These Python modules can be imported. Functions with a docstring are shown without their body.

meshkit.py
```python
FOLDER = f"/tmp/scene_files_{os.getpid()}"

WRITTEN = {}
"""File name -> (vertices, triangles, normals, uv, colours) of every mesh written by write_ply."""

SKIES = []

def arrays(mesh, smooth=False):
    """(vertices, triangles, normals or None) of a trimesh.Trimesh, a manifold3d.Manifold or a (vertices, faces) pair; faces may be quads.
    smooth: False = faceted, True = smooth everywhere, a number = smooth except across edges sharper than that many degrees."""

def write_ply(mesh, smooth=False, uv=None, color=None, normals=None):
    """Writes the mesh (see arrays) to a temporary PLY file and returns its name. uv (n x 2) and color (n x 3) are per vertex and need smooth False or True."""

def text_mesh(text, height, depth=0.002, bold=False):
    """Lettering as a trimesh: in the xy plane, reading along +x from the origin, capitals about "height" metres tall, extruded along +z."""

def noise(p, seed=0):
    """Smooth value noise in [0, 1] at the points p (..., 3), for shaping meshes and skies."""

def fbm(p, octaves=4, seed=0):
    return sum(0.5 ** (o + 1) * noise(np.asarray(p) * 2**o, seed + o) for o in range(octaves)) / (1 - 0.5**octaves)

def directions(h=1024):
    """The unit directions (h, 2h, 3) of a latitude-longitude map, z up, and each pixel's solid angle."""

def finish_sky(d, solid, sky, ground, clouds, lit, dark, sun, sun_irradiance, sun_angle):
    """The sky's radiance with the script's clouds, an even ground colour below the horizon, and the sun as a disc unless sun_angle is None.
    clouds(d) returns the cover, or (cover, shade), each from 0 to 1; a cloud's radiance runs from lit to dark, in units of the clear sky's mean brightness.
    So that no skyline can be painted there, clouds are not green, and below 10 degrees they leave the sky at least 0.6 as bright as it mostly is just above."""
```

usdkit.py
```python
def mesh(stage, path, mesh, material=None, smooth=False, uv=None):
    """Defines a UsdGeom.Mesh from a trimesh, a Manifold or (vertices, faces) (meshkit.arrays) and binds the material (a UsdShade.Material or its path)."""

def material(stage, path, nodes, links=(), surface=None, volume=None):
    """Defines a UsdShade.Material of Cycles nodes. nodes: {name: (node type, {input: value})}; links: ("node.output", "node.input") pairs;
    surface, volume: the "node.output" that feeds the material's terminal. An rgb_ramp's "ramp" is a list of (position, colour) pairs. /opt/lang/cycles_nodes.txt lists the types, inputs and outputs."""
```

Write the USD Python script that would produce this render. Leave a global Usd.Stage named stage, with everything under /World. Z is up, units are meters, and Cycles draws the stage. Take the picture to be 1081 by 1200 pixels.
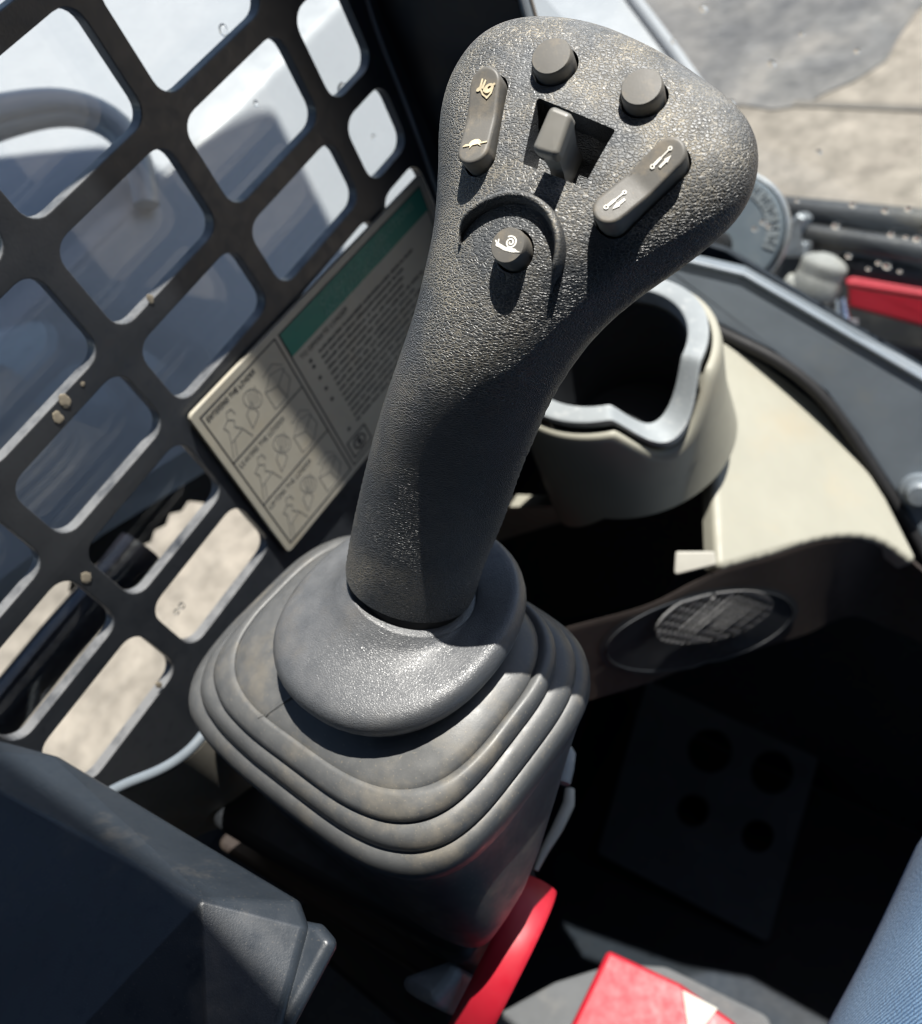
import math, random
import numpy as np, trimesh, shapely, usdkit, meshkit
import manifold3d as m3
from shapely.geometry import Polygon, LineString, Point
from shapely.ops import unary_union
from scipy.spatial.transform import Rotation as Rot
from scipy.interpolate import RBFInterpolator, CubicSpline
from scipy.ndimage import gaussian_filter
from scipy.spatial import cKDTree
import scipy.sparse as sp, scipy.sparse.linalg as spl
from pxr import Usd, UsdGeom, UsdLux, UsdShade, Gf, Sdf

random.seed(7)
rng = np.random.default_rng(7)
stage = Usd.Stage.CreateInMemory()
UsdGeom.SetStageUpAxis(stage, 'Z'); UsdGeom.SetStageMetersPerUnit(stage, 1.0)
UsdGeom.Xform.Define(stage, '/World'); UsdGeom.Scope.Define(stage, '/World/Looks')

# ------------------------------------------------------------------ camera, sky, sun
# x: right of the cab's left window plane, y: forward, z: up (0 = one bar of the window screen)
FOC = 1080.0
RM = Rot.from_rotvec([2.4604, 0.5834, -0.6649]).as_matrix()          # rows: camera right, down, forward
CAM = np.array([.3758, -.0453, .159]) * .8
cam = UsdGeom.Camera.Define(stage, '/World/camera')
FL = 26.0
cam.CreateFocalLengthAttr(FL); cam.CreateHorizontalApertureAttr(FL * 1081 / FOC); cam.CreateVerticalApertureAttr(FL * 1200 / FOC)
cam.CreateFStopAttr(12.5); cam.CreateFocusDistanceAttr(.222); cam.CreateClippingRangeAttr((0.02, 200.0))
cam.CreateExposureAttr(1.0)
g = np.eye(4); g[0, :3] = RM[0]; g[1, :3] = -RM[1]; g[2, :3] = -RM[2]; g[3, :3] = CAM
cam.AddTransformOp().Set(Gf.Matrix4d(*g.ravel().tolist()))

SUN = np.array([.174, .37, .905]); SUN /= np.linalg.norm(SUN)           # towards the sun
sun = UsdLux.DistantLight.Define(stage, '/World/sun')
sun.CreateIntensityAttr(1.25); sun.CreateAngleAttr(.5); sun.CreateNormalizeAttr(True); sun.CreateColorAttr(Gf.Vec3f(1, .965, .90))
zs = SUN; xs = np.cross([0, 1, 0], zs); xs /= np.linalg.norm(xs); ys = np.cross(zs, xs)
g = np.eye(4); g[0, :3] = xs; g[1, :3] = ys; g[2, :3] = zs
sun.AddTransformOp().Set(Gf.Matrix4d(*g.ravel().tolist()))
skym = usdkit.material(stage, '/World/Looks/sky', {
    'sky': ('sky_texture', {'sky_type': 'single_scattering', 'sun_disc': False, 'sun_elevation': math.asin(SUN[2]), 'sun_rotation': math.atan2(SUN[0], SUN[1]), 'altitude': 100.0}),
    'bg': ('background_shader', {'strength': .075})}, [('sky.color', 'bg.color')], surface='bg.background')
dome = UsdLux.DomeLight.Define(stage, '/World/sky')
UsdShade.MaterialBindingAPI.Apply(dome.GetPrim()).Bind(skym)
dome.GetPrim().SetCustomDataByKey('kind', 'structure')

# ------------------------------------------------------------------ helpers
def ray(p):
    return RM.T @ np.array([(p[0] - 540.5) / FOC, (p[1] - 600) / FOC, 1.0])
def at(p, t):                       # the point t metres deep along a line of sight
    return CAM + ray(p) * t
def on(p, plane):                   # the point of a plane (point, normal) on a line of sight
    r = ray(p); q, n = plane
    return CAM + r * (np.dot(np.subtract(q, CAM), n) / np.dot(r, n))
def X(v): return ((v, 0, 0), (1, 0, 0))
def Y(v): return ((0, v, 0), (0, 1, 0))
def Z(v): return ((0, 0, v), (0, 0, 1))
def unit(v): v = np.asarray(v, float); return v / np.linalg.norm(v)
def frame(o, n, u=(1, 0, 0)):       # 4x4 with z along n and x near u
    n = unit(n); u = np.asarray(u, float); u = unit(u - n * np.dot(u, n)); v = np.cross(n, u)
    T = np.eye(4); T[:3, 0] = u; T[:3, 1] = v; T[:3, 2] = n; T[:3, 3] = o
    return T
def moved(mesh, T):
    m = trimesh.Trimesh(mesh.vertices.copy(), mesh.faces.copy(), process=False); m.apply_transform(T); return m
def cat(*ms): return trimesh.util.concatenate([m for m in ms if m is not None])
def man(tm):
    tm = trimesh.Trimesh(tm.vertices, tm.faces, process=True); tm.merge_vertices()
    return m3.Manifold(m3.Mesh(np.asarray(tm.vertices, np.float32), np.asarray(tm.faces, np.uint32)))
def unman(M):
    a = M.to_mesh(); return trimesh.Trimesh(a.vert_properties[:, :3], a.tri_verts, process=False)
def rounded(poly, r):
    p = Polygon(poly) if not isinstance(poly, Polygon) else poly
    return p.buffer(-r).buffer(2 * r, quad_segs=6).buffer(-r, quad_segs=6) if r > 0 else p
def inset_ring(P, d):
    nxt = np.roll(P, -1, 0) - P; prv = P - np.roll(P, 1, 0)
    n1 = np.stack([-prv[:, 1], prv[:, 0]], 1) / np.linalg.norm(prv, axis=1)[:, None]
    n2 = np.stack([-nxt[:, 1], nxt[:, 0]], 1) / np.linalg.norm(nxt, axis=1)[:, None]
    b = n1 + n2; b /= (np.linalg.norm(b, axis=1) + 1e-9)[:, None]
    return P + b * (d / np.maximum((b * n1).sum(1), .5))[:, None]
def prism(poly, t, bevel=0.0, steps=3, z0=0.0):
    """polygon extruded from z0 to z0+t, its top edge rounded"""
    if poly.geom_type != 'Polygon': return cat(*[prism(q, t, bevel, steps, z0) for q in poly.geoms if q.area > 0])
    poly = shapely.geometry.polygon.orient(poly.simplify(1e-6))
    rings = [poly.exterior, *poly.interiors]
    V, F, caps_t, caps_b = [], [], [], []
    prof = [(0.0, z0)] + ([(bevel * (1 - math.cos(a)), z0 + t - bevel + bevel * math.sin(a)) for a in np.linspace(0, math.pi / 2, steps + 1)] if bevel > 0 else [(0.0, z0 + t)])
    n0 = 0; top_pts, bot_pts = [], []
    for rg in rings:
        P = np.array(rg.coords)[:-1]; n = len(P)
        for k, (d, z) in enumerate(prof):
            V.append(np.c_[inset_ring(P, d) if d else P, np.full(n, z)])
        for k in range(len(prof) - 1):
            a = n0 + k * n + np.arange(n); b = n0 + k * n + (np.arange(n) + 1) % n
            F += [np.c_[a, b, b + n], np.c_[a, b + n, a + n]]
        bot_pts.append((n0, n)); top_pts.append((n0 + (len(prof) - 1) * n, n)); n0 += len(prof) * n
    V = np.vstack(V)
    import mapbox_earcut as ec
    for lst, flip in ((top_pts, False), (bot_pts, True)):
        idx = np.concatenate([np.arange(s, s + n) for s, n in lst]); ends = np.cumsum([n for _, n in lst]).astype(np.uint32)
        tri = np.asarray(ec.triangulate_float64(V[idx, :2], ends)).reshape(-1, 3)
        tri = idx[tri]
        a, b, c = (V[tri[:, k], :2] for k in range(3))
        area = (b[:, 0] - a[:, 0]) * (c[:, 1] - a[:, 1]) - (b[:, 1] - a[:, 1]) * (c[:, 0] - a[:, 0])
        neg = area < 0
        tri[neg] = tri[neg][:, ::-1]
        F.append(tri[:, ::-1] if flip else tri)
    return trimesh.Trimesh(V, np.vstack(F), process=False)
def slab(pts3, n, t, r=0.0, bevel=.001, holes=()):
    """outline of points near a plane with outward normal n, made t thick behind that plane, corners rounded by r"""
    pts3 = np.asarray(pts3, float); o = pts3.mean(0); T = frame(o, n, pts3[1] - pts3[0]); I = np.linalg.inv(T)
    P = Polygon((pts3 @ I[:3, :3].T + I[:3, 3])[:, :2])
    if not P.is_valid: P = P.buffer(0)
    P = rounded(P, r)
    if P.geom_type != 'Polygon': P = max(P.geoms, key=lambda q: q.area)
    for h in holes:
        h = np.asarray(h, float); P = P.difference(Polygon((h @ I[:3, :3].T + I[:3, 3])[:, :2]))
    return moved(prism(P, t, min(bevel, t * .45), z0=-t), T)
def pslab(px, plane, t, r=0.0, bevel=.001):
    n = unit(plane[1])
    if np.dot(n, CAM - np.asarray(plane[0])) < 0: n = -n
    return slab([on(p, plane) for p in px], n, t, r, bevel)
def loft(rings, cap=True, closed=True):
    R = [np.asarray(r, float) for r in rings]; n = len(R[0]); V = np.vstack(R); F = []
    m = n if closed else n - 1
    for k in range(len(R) - 1):
        a = k * n + np.arange(m); b = k * n + (np.arange(m) + 1) % n
        F += [np.c_[a, b, b + n], np.c_[a, b + n, a + n]]
    if cap:
        V = np.vstack([V, R[0].mean(0), R[-1].mean(0)]); c0, c1 = len(V) - 2, len(V) - 1
        a = np.arange(n); b = (a + 1) % n
        F += [np.c_[b, a, np.full(n, c0)], np.c_[a + (len(R) - 1) * n, b + (len(R) - 1) * n, np.full(n, c1)]]
    return trimesh.Trimesh(V, np.vstack(F), process=False)
def tube(path, rad, n=14, cap=True, flat=None):
    """a tube along points; rad a number or one per point; flat=(normal, factor): stretched along a normal"""
    p = np.asarray(path, float); rad = np.broadcast_to(np.asarray(rad, float), (len(p),))
    t = np.gradient(p, axis=0); t /= np.linalg.norm(t, axis=1)[:, None]
    rings = []; a = None
    for k in range(len(p)):
        if flat is not None: a = np.asarray(flat[0], float)
        elif a is None: a = np.cross(t[k], [0, 0, 1] if abs(t[k][2]) < .9 else [1, 0, 0])
        a = unit(a - t[k] * np.dot(a, t[k])); b = np.cross(t[k], a)
        th = np.linspace(0, 2 * math.pi, n, endpoint=False); fa = flat[1] if flat is not None else 1.0
        rings.append(p[k] + rad[k] * (fa * np.cos(th)[:, None] * a + np.sin(th)[:, None] * b))
    return loft(rings, cap)
def spline(pts, n):
    pts = np.asarray(pts, float); s = np.r_[0, np.cumsum(np.linalg.norm(np.diff(pts, axis=0), axis=1))]
    return CubicSpline(s, pts)(np.linspace(0, s[-1], n))
def revolve(profile, T=None, n=48):
    th = np.linspace(0, 2 * math.pi, n, endpoint=False)
    m = loft([np.c_[r * np.cos(th), r * np.sin(th), np.full(n, z)] for r, z in profile])
    return moved(m, T) if T is not None else m
def box(lo, hi, bevel=.001):
    lo, hi = np.minimum(lo, hi), np.maximum(lo, hi)
    return prism(shapely.box(lo[0], lo[1], hi[0], hi[1]), hi[2] - lo[2], bevel, z0=lo[2])

USED = {}
def numbered(parent, name):
    k = (parent, name); USED[k] = USED.get(k, -1) + 1
    return name if USED[k] == 0 else f'{name}_{USED[k]:03d}'
BASE = {}
def thing(name, label, category, base, group=None, kind=None):
    path = '/World/' + numbered('/World', name)
    x = UsdGeom.Xform.Define(stage, path); x.AddTranslateOp().Set(Gf.Vec3d(*map(float, base)))
    pr = x.GetPrim(); pr.SetCustomDataByKey('label', label); pr.SetCustomDataByKey('category', category)
    if group: pr.SetCustomDataByKey('group', group)
    if kind: pr.SetCustomDataByKey('kind', kind)
    BASE[path] = np.asarray(base, float)
    return path
def part(parent, name, mesh, mat, smooth=35, label=None, kind=None):
    path = parent + '/' + numbered(parent, name)
    b = BASE[parent]; BASE[path] = b
    mm = trimesh.Trimesh(mesh.vertices - b, mesh.faces, process=False) if not isinstance(mesh, m3.Manifold) else trimesh.Trimesh(unman(mesh).vertices - b, unman(mesh).faces, process=False)
    q = usdkit.mesh(stage, path, mm, mat, smooth=smooth)
    if label: q.GetPrim().SetCustomDataByKey('label', label)
    if kind: q.GetPrim().SetCustomDataByKey('kind', kind)
    return path
def setting(name, mesh, mat, smooth=35, parent='/World'):
    path = parent + '/' + numbered(parent, name)
    q = usdkit.mesh(stage, path, mesh, mat, smooth=smooth)
    if parent == '/World': q.GetPrim().SetCustomDataByKey('kind', 'structure')
    BASE[path] = np.zeros(3)
    return path

# ------------------------------------------------------------------ materials
def mat(name, col, rough=.5, spec=.5, metallic=0.0, dust=None, dust_amt=.3, dust_scale=60.0, grain=None, grain_dist=.0002, grain_kind='leather', mottle=.12, mottle_scale=25.0, fine_dust=0.0, coat=0.0, rough_var=.12, crevice=0.0, dust_up=0.0, film=None):
    """procedural surface: base colour with soft mottling, dust in patches, a bump grain"""
    N = {'geo': ('geometry', {}), 'p': ('principled_bsdf', {'roughness': rough, 'specular_ior_level': spec, 'metallic': metallic, 'coat_weight': coat}),
         'n1': ('noise_texture', {'scale': mottle_scale, 'detail': 5.0, 'roughness': .6}),
         'r1': ('map_range', {'from_min': .3, 'from_max': .7, 'to_min': 1 - mottle, 'to_max': 1 + mottle}),
         'mul': ('mix', {'mix_type': 'multiply', 'fac': 1.0, 'color1': col}),
         'rr': ('map_range', {'from_min': .3, 'from_max': .7, 'to_min': max(0, rough - rough_var / 2), 'to_max': min(1, rough + rough_var)}),
         'n2': ('noise_texture', {'scale': mottle_scale * 7, 'detail': 4.0, 'roughness': .6})}
    L = [('geo.position', 'n1.vector'), ('n1.fac', 'r1.value'), ('r1.result', 'mul.color2'), ('geo.position', 'n2.vector'), ('n2.fac', 'rr.value'), ('rr.result', 'p.roughness')]
    out = 'mul.color'; grain_out = None
    if grain:
        if grain_kind == 'leather':
            N['wn'] = ('noise_texture', {'scale': grain * .5, 'detail': 2.0}); N['wadd'] = ('vector_math', {'math_type': 'multiply_add', 'vector2': (1.3 / grain,) * 3})
            N['sq'] = ('vector_math', {'math_type': 'multiply', 'vector2': (.62, 1.15, 1.15)}); N['v'] = ('voronoi_texture', {'feature': 'distance_to_edge', 'scale': grain}); N['vr'] = ('map_range', {'from_min': 0.0, 'from_max': .22, 'clamp': True})
            N['fn'] = ('noise_texture', {'scale': grain * 2.2, 'detail': 3.0, 'roughness': .6}); N['gm'] = ('math', {'math_type': 'multiply_add', 'value2': .55})
            L += [('geo.position', 'sq.vector1'), ('geo.position', 'wn.vector'), ('wn.color', 'wadd.vector1'), ('sq.vector', 'wadd.vector3'), ('wadd.vector', 'v.vector'), ('v.distance', 'vr.value'), ('geo.position', 'fn.vector'), ('fn.fac', 'gm.value1'), ('vr.result', 'gm.value3')]
            grain_out = 'gm.value'
        else:
            N['fn'] = ('noise_texture', {'scale': grain, 'detail': 3.0, 'roughness': .6}); L += [('geo.position', 'fn.vector')]
            grain_out = 'fn.fac'
        N['gv'] = ('map_range', {'from_min': .35, 'from_max': .65, 'to_min': .35, 'to_max': 1.25}); N['gx'] = ('math', {'math_type': 'multiply'}); N['b'] = ('bump', {'strength': 1.0, 'distance': grain_dist}); L += [('n1.fac', 'gv.value'), (grain_out, 'gx.value1'), ('gv.result', 'gx.value2'), ('gx.value', 'b.height'), ('b.normal', 'p.normal')]
    if film:                                                # upward faces painted paler: sunlit brightness together with dust and wear
        N['fs'] = ('separate_xyz', {}); N['ff'] = ('map_range', {'from_min': .40, 'from_max': .92, 'to_max': film[1], 'clamp': True}); N['fm'] = ('mix', {'color2': film[0]}); N['fv'] = ('math', {'math_type': 'multiply'}); N['fw'] = ('map_range', {'from_min': .3, 'from_max': .7, 'to_min': .55, 'to_max': 1.0})
        L += [('geo.normal', 'fs.vector'), ('fs.z', 'ff.value'), ('n2.fac', 'fw.value'), ('ff.result', 'fv.value1'), ('fw.result', 'fv.value2'), ('fv.value', 'fm.fac'), (out, 'fm.color1')]; out = 'fm.color'
    if dust:
        N['dn'] = ('noise_texture', {'scale': dust_scale, 'detail': 6.0, 'roughness': .65}); N['dr'] = ('map_range', {'from_min': .66 - dust_amt * .36, 'from_max': .84 - dust_amt * .3, 'to_max': 1.0, 'clamp': True})
        N['dm'] = ('math', {'math_type': 'multiply', 'value2': .38}); N['dx'] = ('mix', {'color2': dust})
        L += [('geo.position', 'dn.vector'), ('dn.fac', 'dr.value'), ('dr.result', 'dm.value1'), (out, 'dx.color1')]; fac = 'dm.value'
        if crevice and grain_kind == 'leather' and grain:   # dust held in the grain's grooves
            N['ci'] = ('map_range', {'from_min': 0.0, 'from_max': .5, 'to_min': crevice, 'to_max': 0.0, 'clamp': True}); N['cm'] = ('math', {'math_type': 'multiply_add', 'value2': 1.0}); N['dm'][1]['value2'] = .12
            N['cd'] = ('math', {'math_type': 'multiply'}); L += [('vr.result', 'ci.value'), ('ci.result', 'cd.value1'), ('dr.result', 'cd.value2'), ('cd.value', 'cm.value1'), ('dm.value', 'cm.value3')]; fac = 'cm.value'
        if dust_up:                                         # dust settles on what faces up
            N['sx'] = ('separate_xyz', {}); N['ur'] = ('map_range', {'from_min': .2, 'from_max': .95, 'to_min': 1 - dust_up, 'to_max': 1.0, 'clamp': True}); N['um'] = ('math', {'math_type': 'multiply'})
            L += [('geo.true_normal', 'sx.vector'), ('sx.z', 'ur.value'), (fac, 'um.value1'), ('ur.result', 'um.value2')]; fac = 'um.value'
        L += [(fac, 'dx.fac')]; out = 'dx.color'
        if fine_dust:
            N['fd'] = ('noise_texture', {'scale': 1400.0, 'detail': 2.0}); N['fr'] = ('map_range', {'from_min': .64, 'from_max': .74, 'to_max': fine_dust, 'clamp': True}); N['fx'] = ('mix', {'color2': dust})
            L += [('geo.position', 'fd.vector'), ('fd.fac', 'fr.value'), (out, 'fx.color1')]
            if dust_up: N['fu'] = ('math', {'math_type': 'multiply'}); L += [('fr.result', 'fu.value1'), ('ur.result', 'fu.value2'), ('fu.value', 'fx.fac')]
            else: L += [('fr.result', 'fx.fac')]; out = 'fx.color'
    L.append((out, 'p.base_color'))
    return usdkit.material(stage, '/World/Looks/' + name, N, L, surface='p.BSDF')

TAN = (.30, .24, .16)
M = {}
M['grip'] = mat('grip_leather_plastic', (.034, .038, .043), .40, .55, dust=(.44, .385, .285), dust_amt=.62, dust_scale=38, grain=1350, grain_dist=.00022, fine_dust=.12, crevice=.95, dust_up=.85, film=((.20, .207, .212), .6))
M['collar'] = mat('collar_plastic', (.060, .064, .070), .36, .7, dust=TAN, dust_amt=.36, dust_scale=34, grain=1700, grain_dist=.00006, fine_dust=.15, crevice=.3, dust_up=.5, film=((.20, .202, .205), .42))
M['rubber'] = mat('boot_rubber', (.050, .053, .056), .44, .5, dust=(.27, .23, .165), dust_amt=.34, dust_scale=42, grain=2600, grain_dist=.00006, grain_kind='noise', fine_dust=.35, film=((.20, .198, .19), .38))
M['button'] = mat('button_plastic', (.115, .110, .100), .5, .45, dust=TAN, dust_amt=.42, dust_scale=160, grain=2600, grain_dist=.00003, grain_kind='noise', fine_dust=.2)
M['paddle'] = mat('paddle_plastic', (.17, .165, .15), .38, .5, dust=TAN, dust_amt=.3, dust_scale=160)
M['ink'] = mat('white_ink', (.75, .73, .67), .55, .4, mottle=.2, mottle_scale=500)
M['ink_dusty'] = mat('dusty_ink', (.62, .53, .36), .6, .4, mottle=.3, mottle_scale=500)
M['dark_gap'] = mat('dark_socket', (.012, .012, .013), .7, .3)
M['screen'] = mat('black_painted_steel', (.019, .022, .027), .36, .5, dust=(.36, .36, .355), dust_amt=1.0, dust_scale=50, grain=900, grain_dist=.00006, grain_kind='noise', fine_dust=.5, dust_up=.96)
M['pillar'] = mat('pillar_black', (.016, .018, .022), .42, .5, dust=(.1, .1, .1), dust_amt=.2, dust_scale=30)
M['weld'] = mat('mud_speck', (.27, .235, .18), .8, .2)
M['sign'] = mat('sign_cream', (.34, .32, .265), .42, .5, dust=(.38, .31, .2), dust_amt=.4, dust_scale=45)
M['green'] = mat('sign_green', (.006, .15, .11), .4, .5)
M['print'] = mat('sign_print', (.045, .045, .045), .6, .3)
M['print_grey'] = mat('sign_print_grey', (.19, .185, .165), .6, .3)
M['print_pale'] = mat('sign_print_pale', (.13, .27, .22), .6, .3)
M['white'] = mat('white_paint', (.31, .32, .335), .28, .5, coat=.35, mottle=.03, mottle_scale=6)
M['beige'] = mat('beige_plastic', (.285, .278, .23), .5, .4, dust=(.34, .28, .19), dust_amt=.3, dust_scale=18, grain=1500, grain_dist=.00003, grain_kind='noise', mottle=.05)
M['shaded_beige'] = mat('shaded_beige_plastic', (.034, .027, .024), .5, .35, dust=(.12, .09, .06), dust_amt=.3, dust_scale=20)  # the beige plastic again, its shade put into a dark brown
M['liner'] = mat('liner_grey', (.22, .24, .25), .55, .4, grain=700, grain_dist=.00015, grain_kind='noise', dust=(.5, .5, .48), dust_amt=.3, dust_scale=200)
M['dark'] = mat('dark_plastic', (.014, .016, .019), .5, .4, dust=(.06, .05, .04), dust_amt=.3, dust_scale=30)
M['floor'] = mat('cab_floor_black', (.013, .020, .030), .6, .3, dust=(.03, .03, .03), dust_amt=.4, dust_scale=12)
M['frame_grey'] = mat('frame_paint_grey', (.145, .17, .195), .45, .5, dust=(.22, .21, .18), dust_amt=.3, dust_scale=20)
M['gasket'] = mat('gasket_rubber', (.012, .012, .013), .6, .35)
M['armrest'] = mat('armrest_plastic', (.021, .027, .035), .36, .5, dust=(.2, .17, .13), dust_amt=.25, dust_scale=22, grain=1800, grain_dist=.00006, grain_kind='noise', fine_dust=.15)
M['rusty'] = mat('dusty_metal', (.19, .18, .155), .55, .5, dust=(.25, .12, .045), dust_amt=.5, dust_scale=35, mottle=.3)
M['steel'] = mat('grey_steel', (.30, .32, .34), .38, .5, metallic=.6, dust=(.3, .28, .24), dust_amt=.3, dust_scale=60)
M['foot_plate'] = mat('foot_plate_steel', (.065, .083, .105), .5, .5, dust=(.16, .15, .14), dust_amt=.3, dust_scale=14)
M['chrome'] = mat('bright_steel', (.75, .76, .78), .18, .5, metallic=1.0)
M['fitting'] = mat('fitting_grey', (.25, .25, .235), .6, .4, dust=(.3, .27, .2), dust_amt=.4, dust_scale=30, mottle=.2)
M['red'] = mat('red_paint', (.34, .010, .022), .45, .4, dust=(.4, .16, .14), dust_amt=.18, dust_scale=20)
M['machine_black'] = mat('machine_black', (.03, .031, .033), .4, .5, dust=(.16, .15, .13), dust_amt=.4, dust_scale=14)
M['cap'] = mat('cap_grey', (.125, .15, .172), .5, .45, dust=(.2, .2, .19), dust_amt=.3, dust_scale=25)
M['cap_print'] = mat('cap_embossing', (.23, .25, .26), .5, .45)
M['grille'] = mat('grille_grey', (.085, .085, .085), .5, .5)
M['hose'] = mat('hose_black', (.014, .012, .014), .16, .5, coat=.6)
M['mat'] = mat('floor_mat_grey', (.095, .10, .105), .7, .3, dust=(.2, .19, .17), dust_amt=.4, dust_scale=40, grain=900, grain_dist=.0003, grain_kind='noise')
M['offwhite'] = mat('offwhite_plastic', (.36, .35, .31), .5, .4)
M['roof'] = mat('cab_roof_black', (.02, .02, .022), .7, .3)
# pavement: pale dusty concrete
M['ground'] = usdkit.material(stage, '/World/Looks/pale_concrete', {
    'geo': ('geometry', {}), 'a': ('noise_texture', {'scale': 1.3, 'detail': 6.0, 'roughness': .6}), 'ra': ('rgb_ramp', {'ramp': [(.25, (.19, .165, .138)), (.5, (.27, .234, .194)), (.75, (.34, .29, .238))]}),
    'b': ('noise_texture', {'scale': 14.0, 'detail': 8.0, 'roughness': .7}), 'rb': ('map_range', {'from_min': .35, 'from_max': .65, 'to_min': .62, 'to_max': 1.12}), 'm': ('mix', {'mix_type': 'multiply', 'fac': 1.0}),
    'c': ('noise_texture', {'scale': 90.0, 'detail': 5.0}), 'bump': ('bump', {'distance': .004, 'strength': .6}), 'p': ('principled_bsdf', {'roughness': .85, 'specular_ior_level': .25})},
    [('geo.position', 'a.vector'), ('a.fac', 'ra.fac'), ('geo.position', 'b.vector'), ('b.fac', 'rb.value'), ('ra.color', 'm.color1'), ('rb.result', 'm.color2'), ('m.color', 'p.base_color'), ('geo.position', 'c.vector'), ('c.fac', 'bump.height'), ('bump.normal', 'p.normal')], surface='p.BSDF')
M['wet'] = usdkit.material(stage, '/World/Looks/wet_concrete', {
    'geo': ('geometry', {}), 'a': ('noise_texture', {'scale': 3.0, 'detail': 7.0, 'roughness': .65}), 'ra': ('rgb_ramp', {'ramp': [(.3, (.085, .08, .076)), (.52, (.135, .126, .118)), (.72, (.24, .215, .19))]}),
    'b': ('noise_texture', {'scale': 25.0, 'detail': 6.0, 'roughness': .7}), 'rb': ('map_range', {'from_min': .35, 'from_max': .65, 'to_min': .75, 'to_max': 1.15}), 'm': ('mix', {'mix_type': 'multiply', 'fac': 1.0}),
    'rr': ('map_range', {'from_min': .35, 'from_max': .65, 'to_min': .25, 'to_max': .7}), 'p': ('principled_bsdf', {'specular_ior_level': .4})},
    [('geo.position', 'a.vector'), ('a.fac', 'ra.fac'), ('geo.position', 'b.vector'), ('b.fac', 'rb.value'), ('ra.color', 'm.color1'), ('rb.result', 'm.color2'), ('m.color', 'p.base_color'), ('a.fac', 'rr.value'), ('rr.result', 'p.roughness')], surface='p.BSDF')
M['joint'] = mat('joint_dark', (.14, .125, .11), .9, .2)
M['pane'] = usdkit.material(stage, '/World/Looks/window_glass', {'geo': ('geometry', {}), 'i': ('map_range', {'from_min': 0.0, 'from_max': 1.0, 'to_min': 1.45, 'to_max': 1 / 1.45}), 'f': ('fresnel', {}), 't': ('transparent_bsdf', {'color': (.93, .95, .95)}), 'g': ('glossy_bsdf', {'color': (1, 1, 1), 'roughness': .02}), 'm': ('mix_closure', {})},
    [('geo.backfacing', 'i.value'), ('i.result', 'f.IOR'), ('f.fac', 'm.fac'), ('t.BSDF', 'm.closure1'), ('g.BSDF', 'm.closure2')], surface='m.closure')
M['drop'] = usdkit.material(stage, '/World/Looks/water_drop', {'p': ('principled_bsdf', {'base_color': (1, 1, 1), 'transmission_weight': 1.0, 'roughness': .02, 'ior': 1.33})}, [], surface='p.BSDF')
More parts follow.
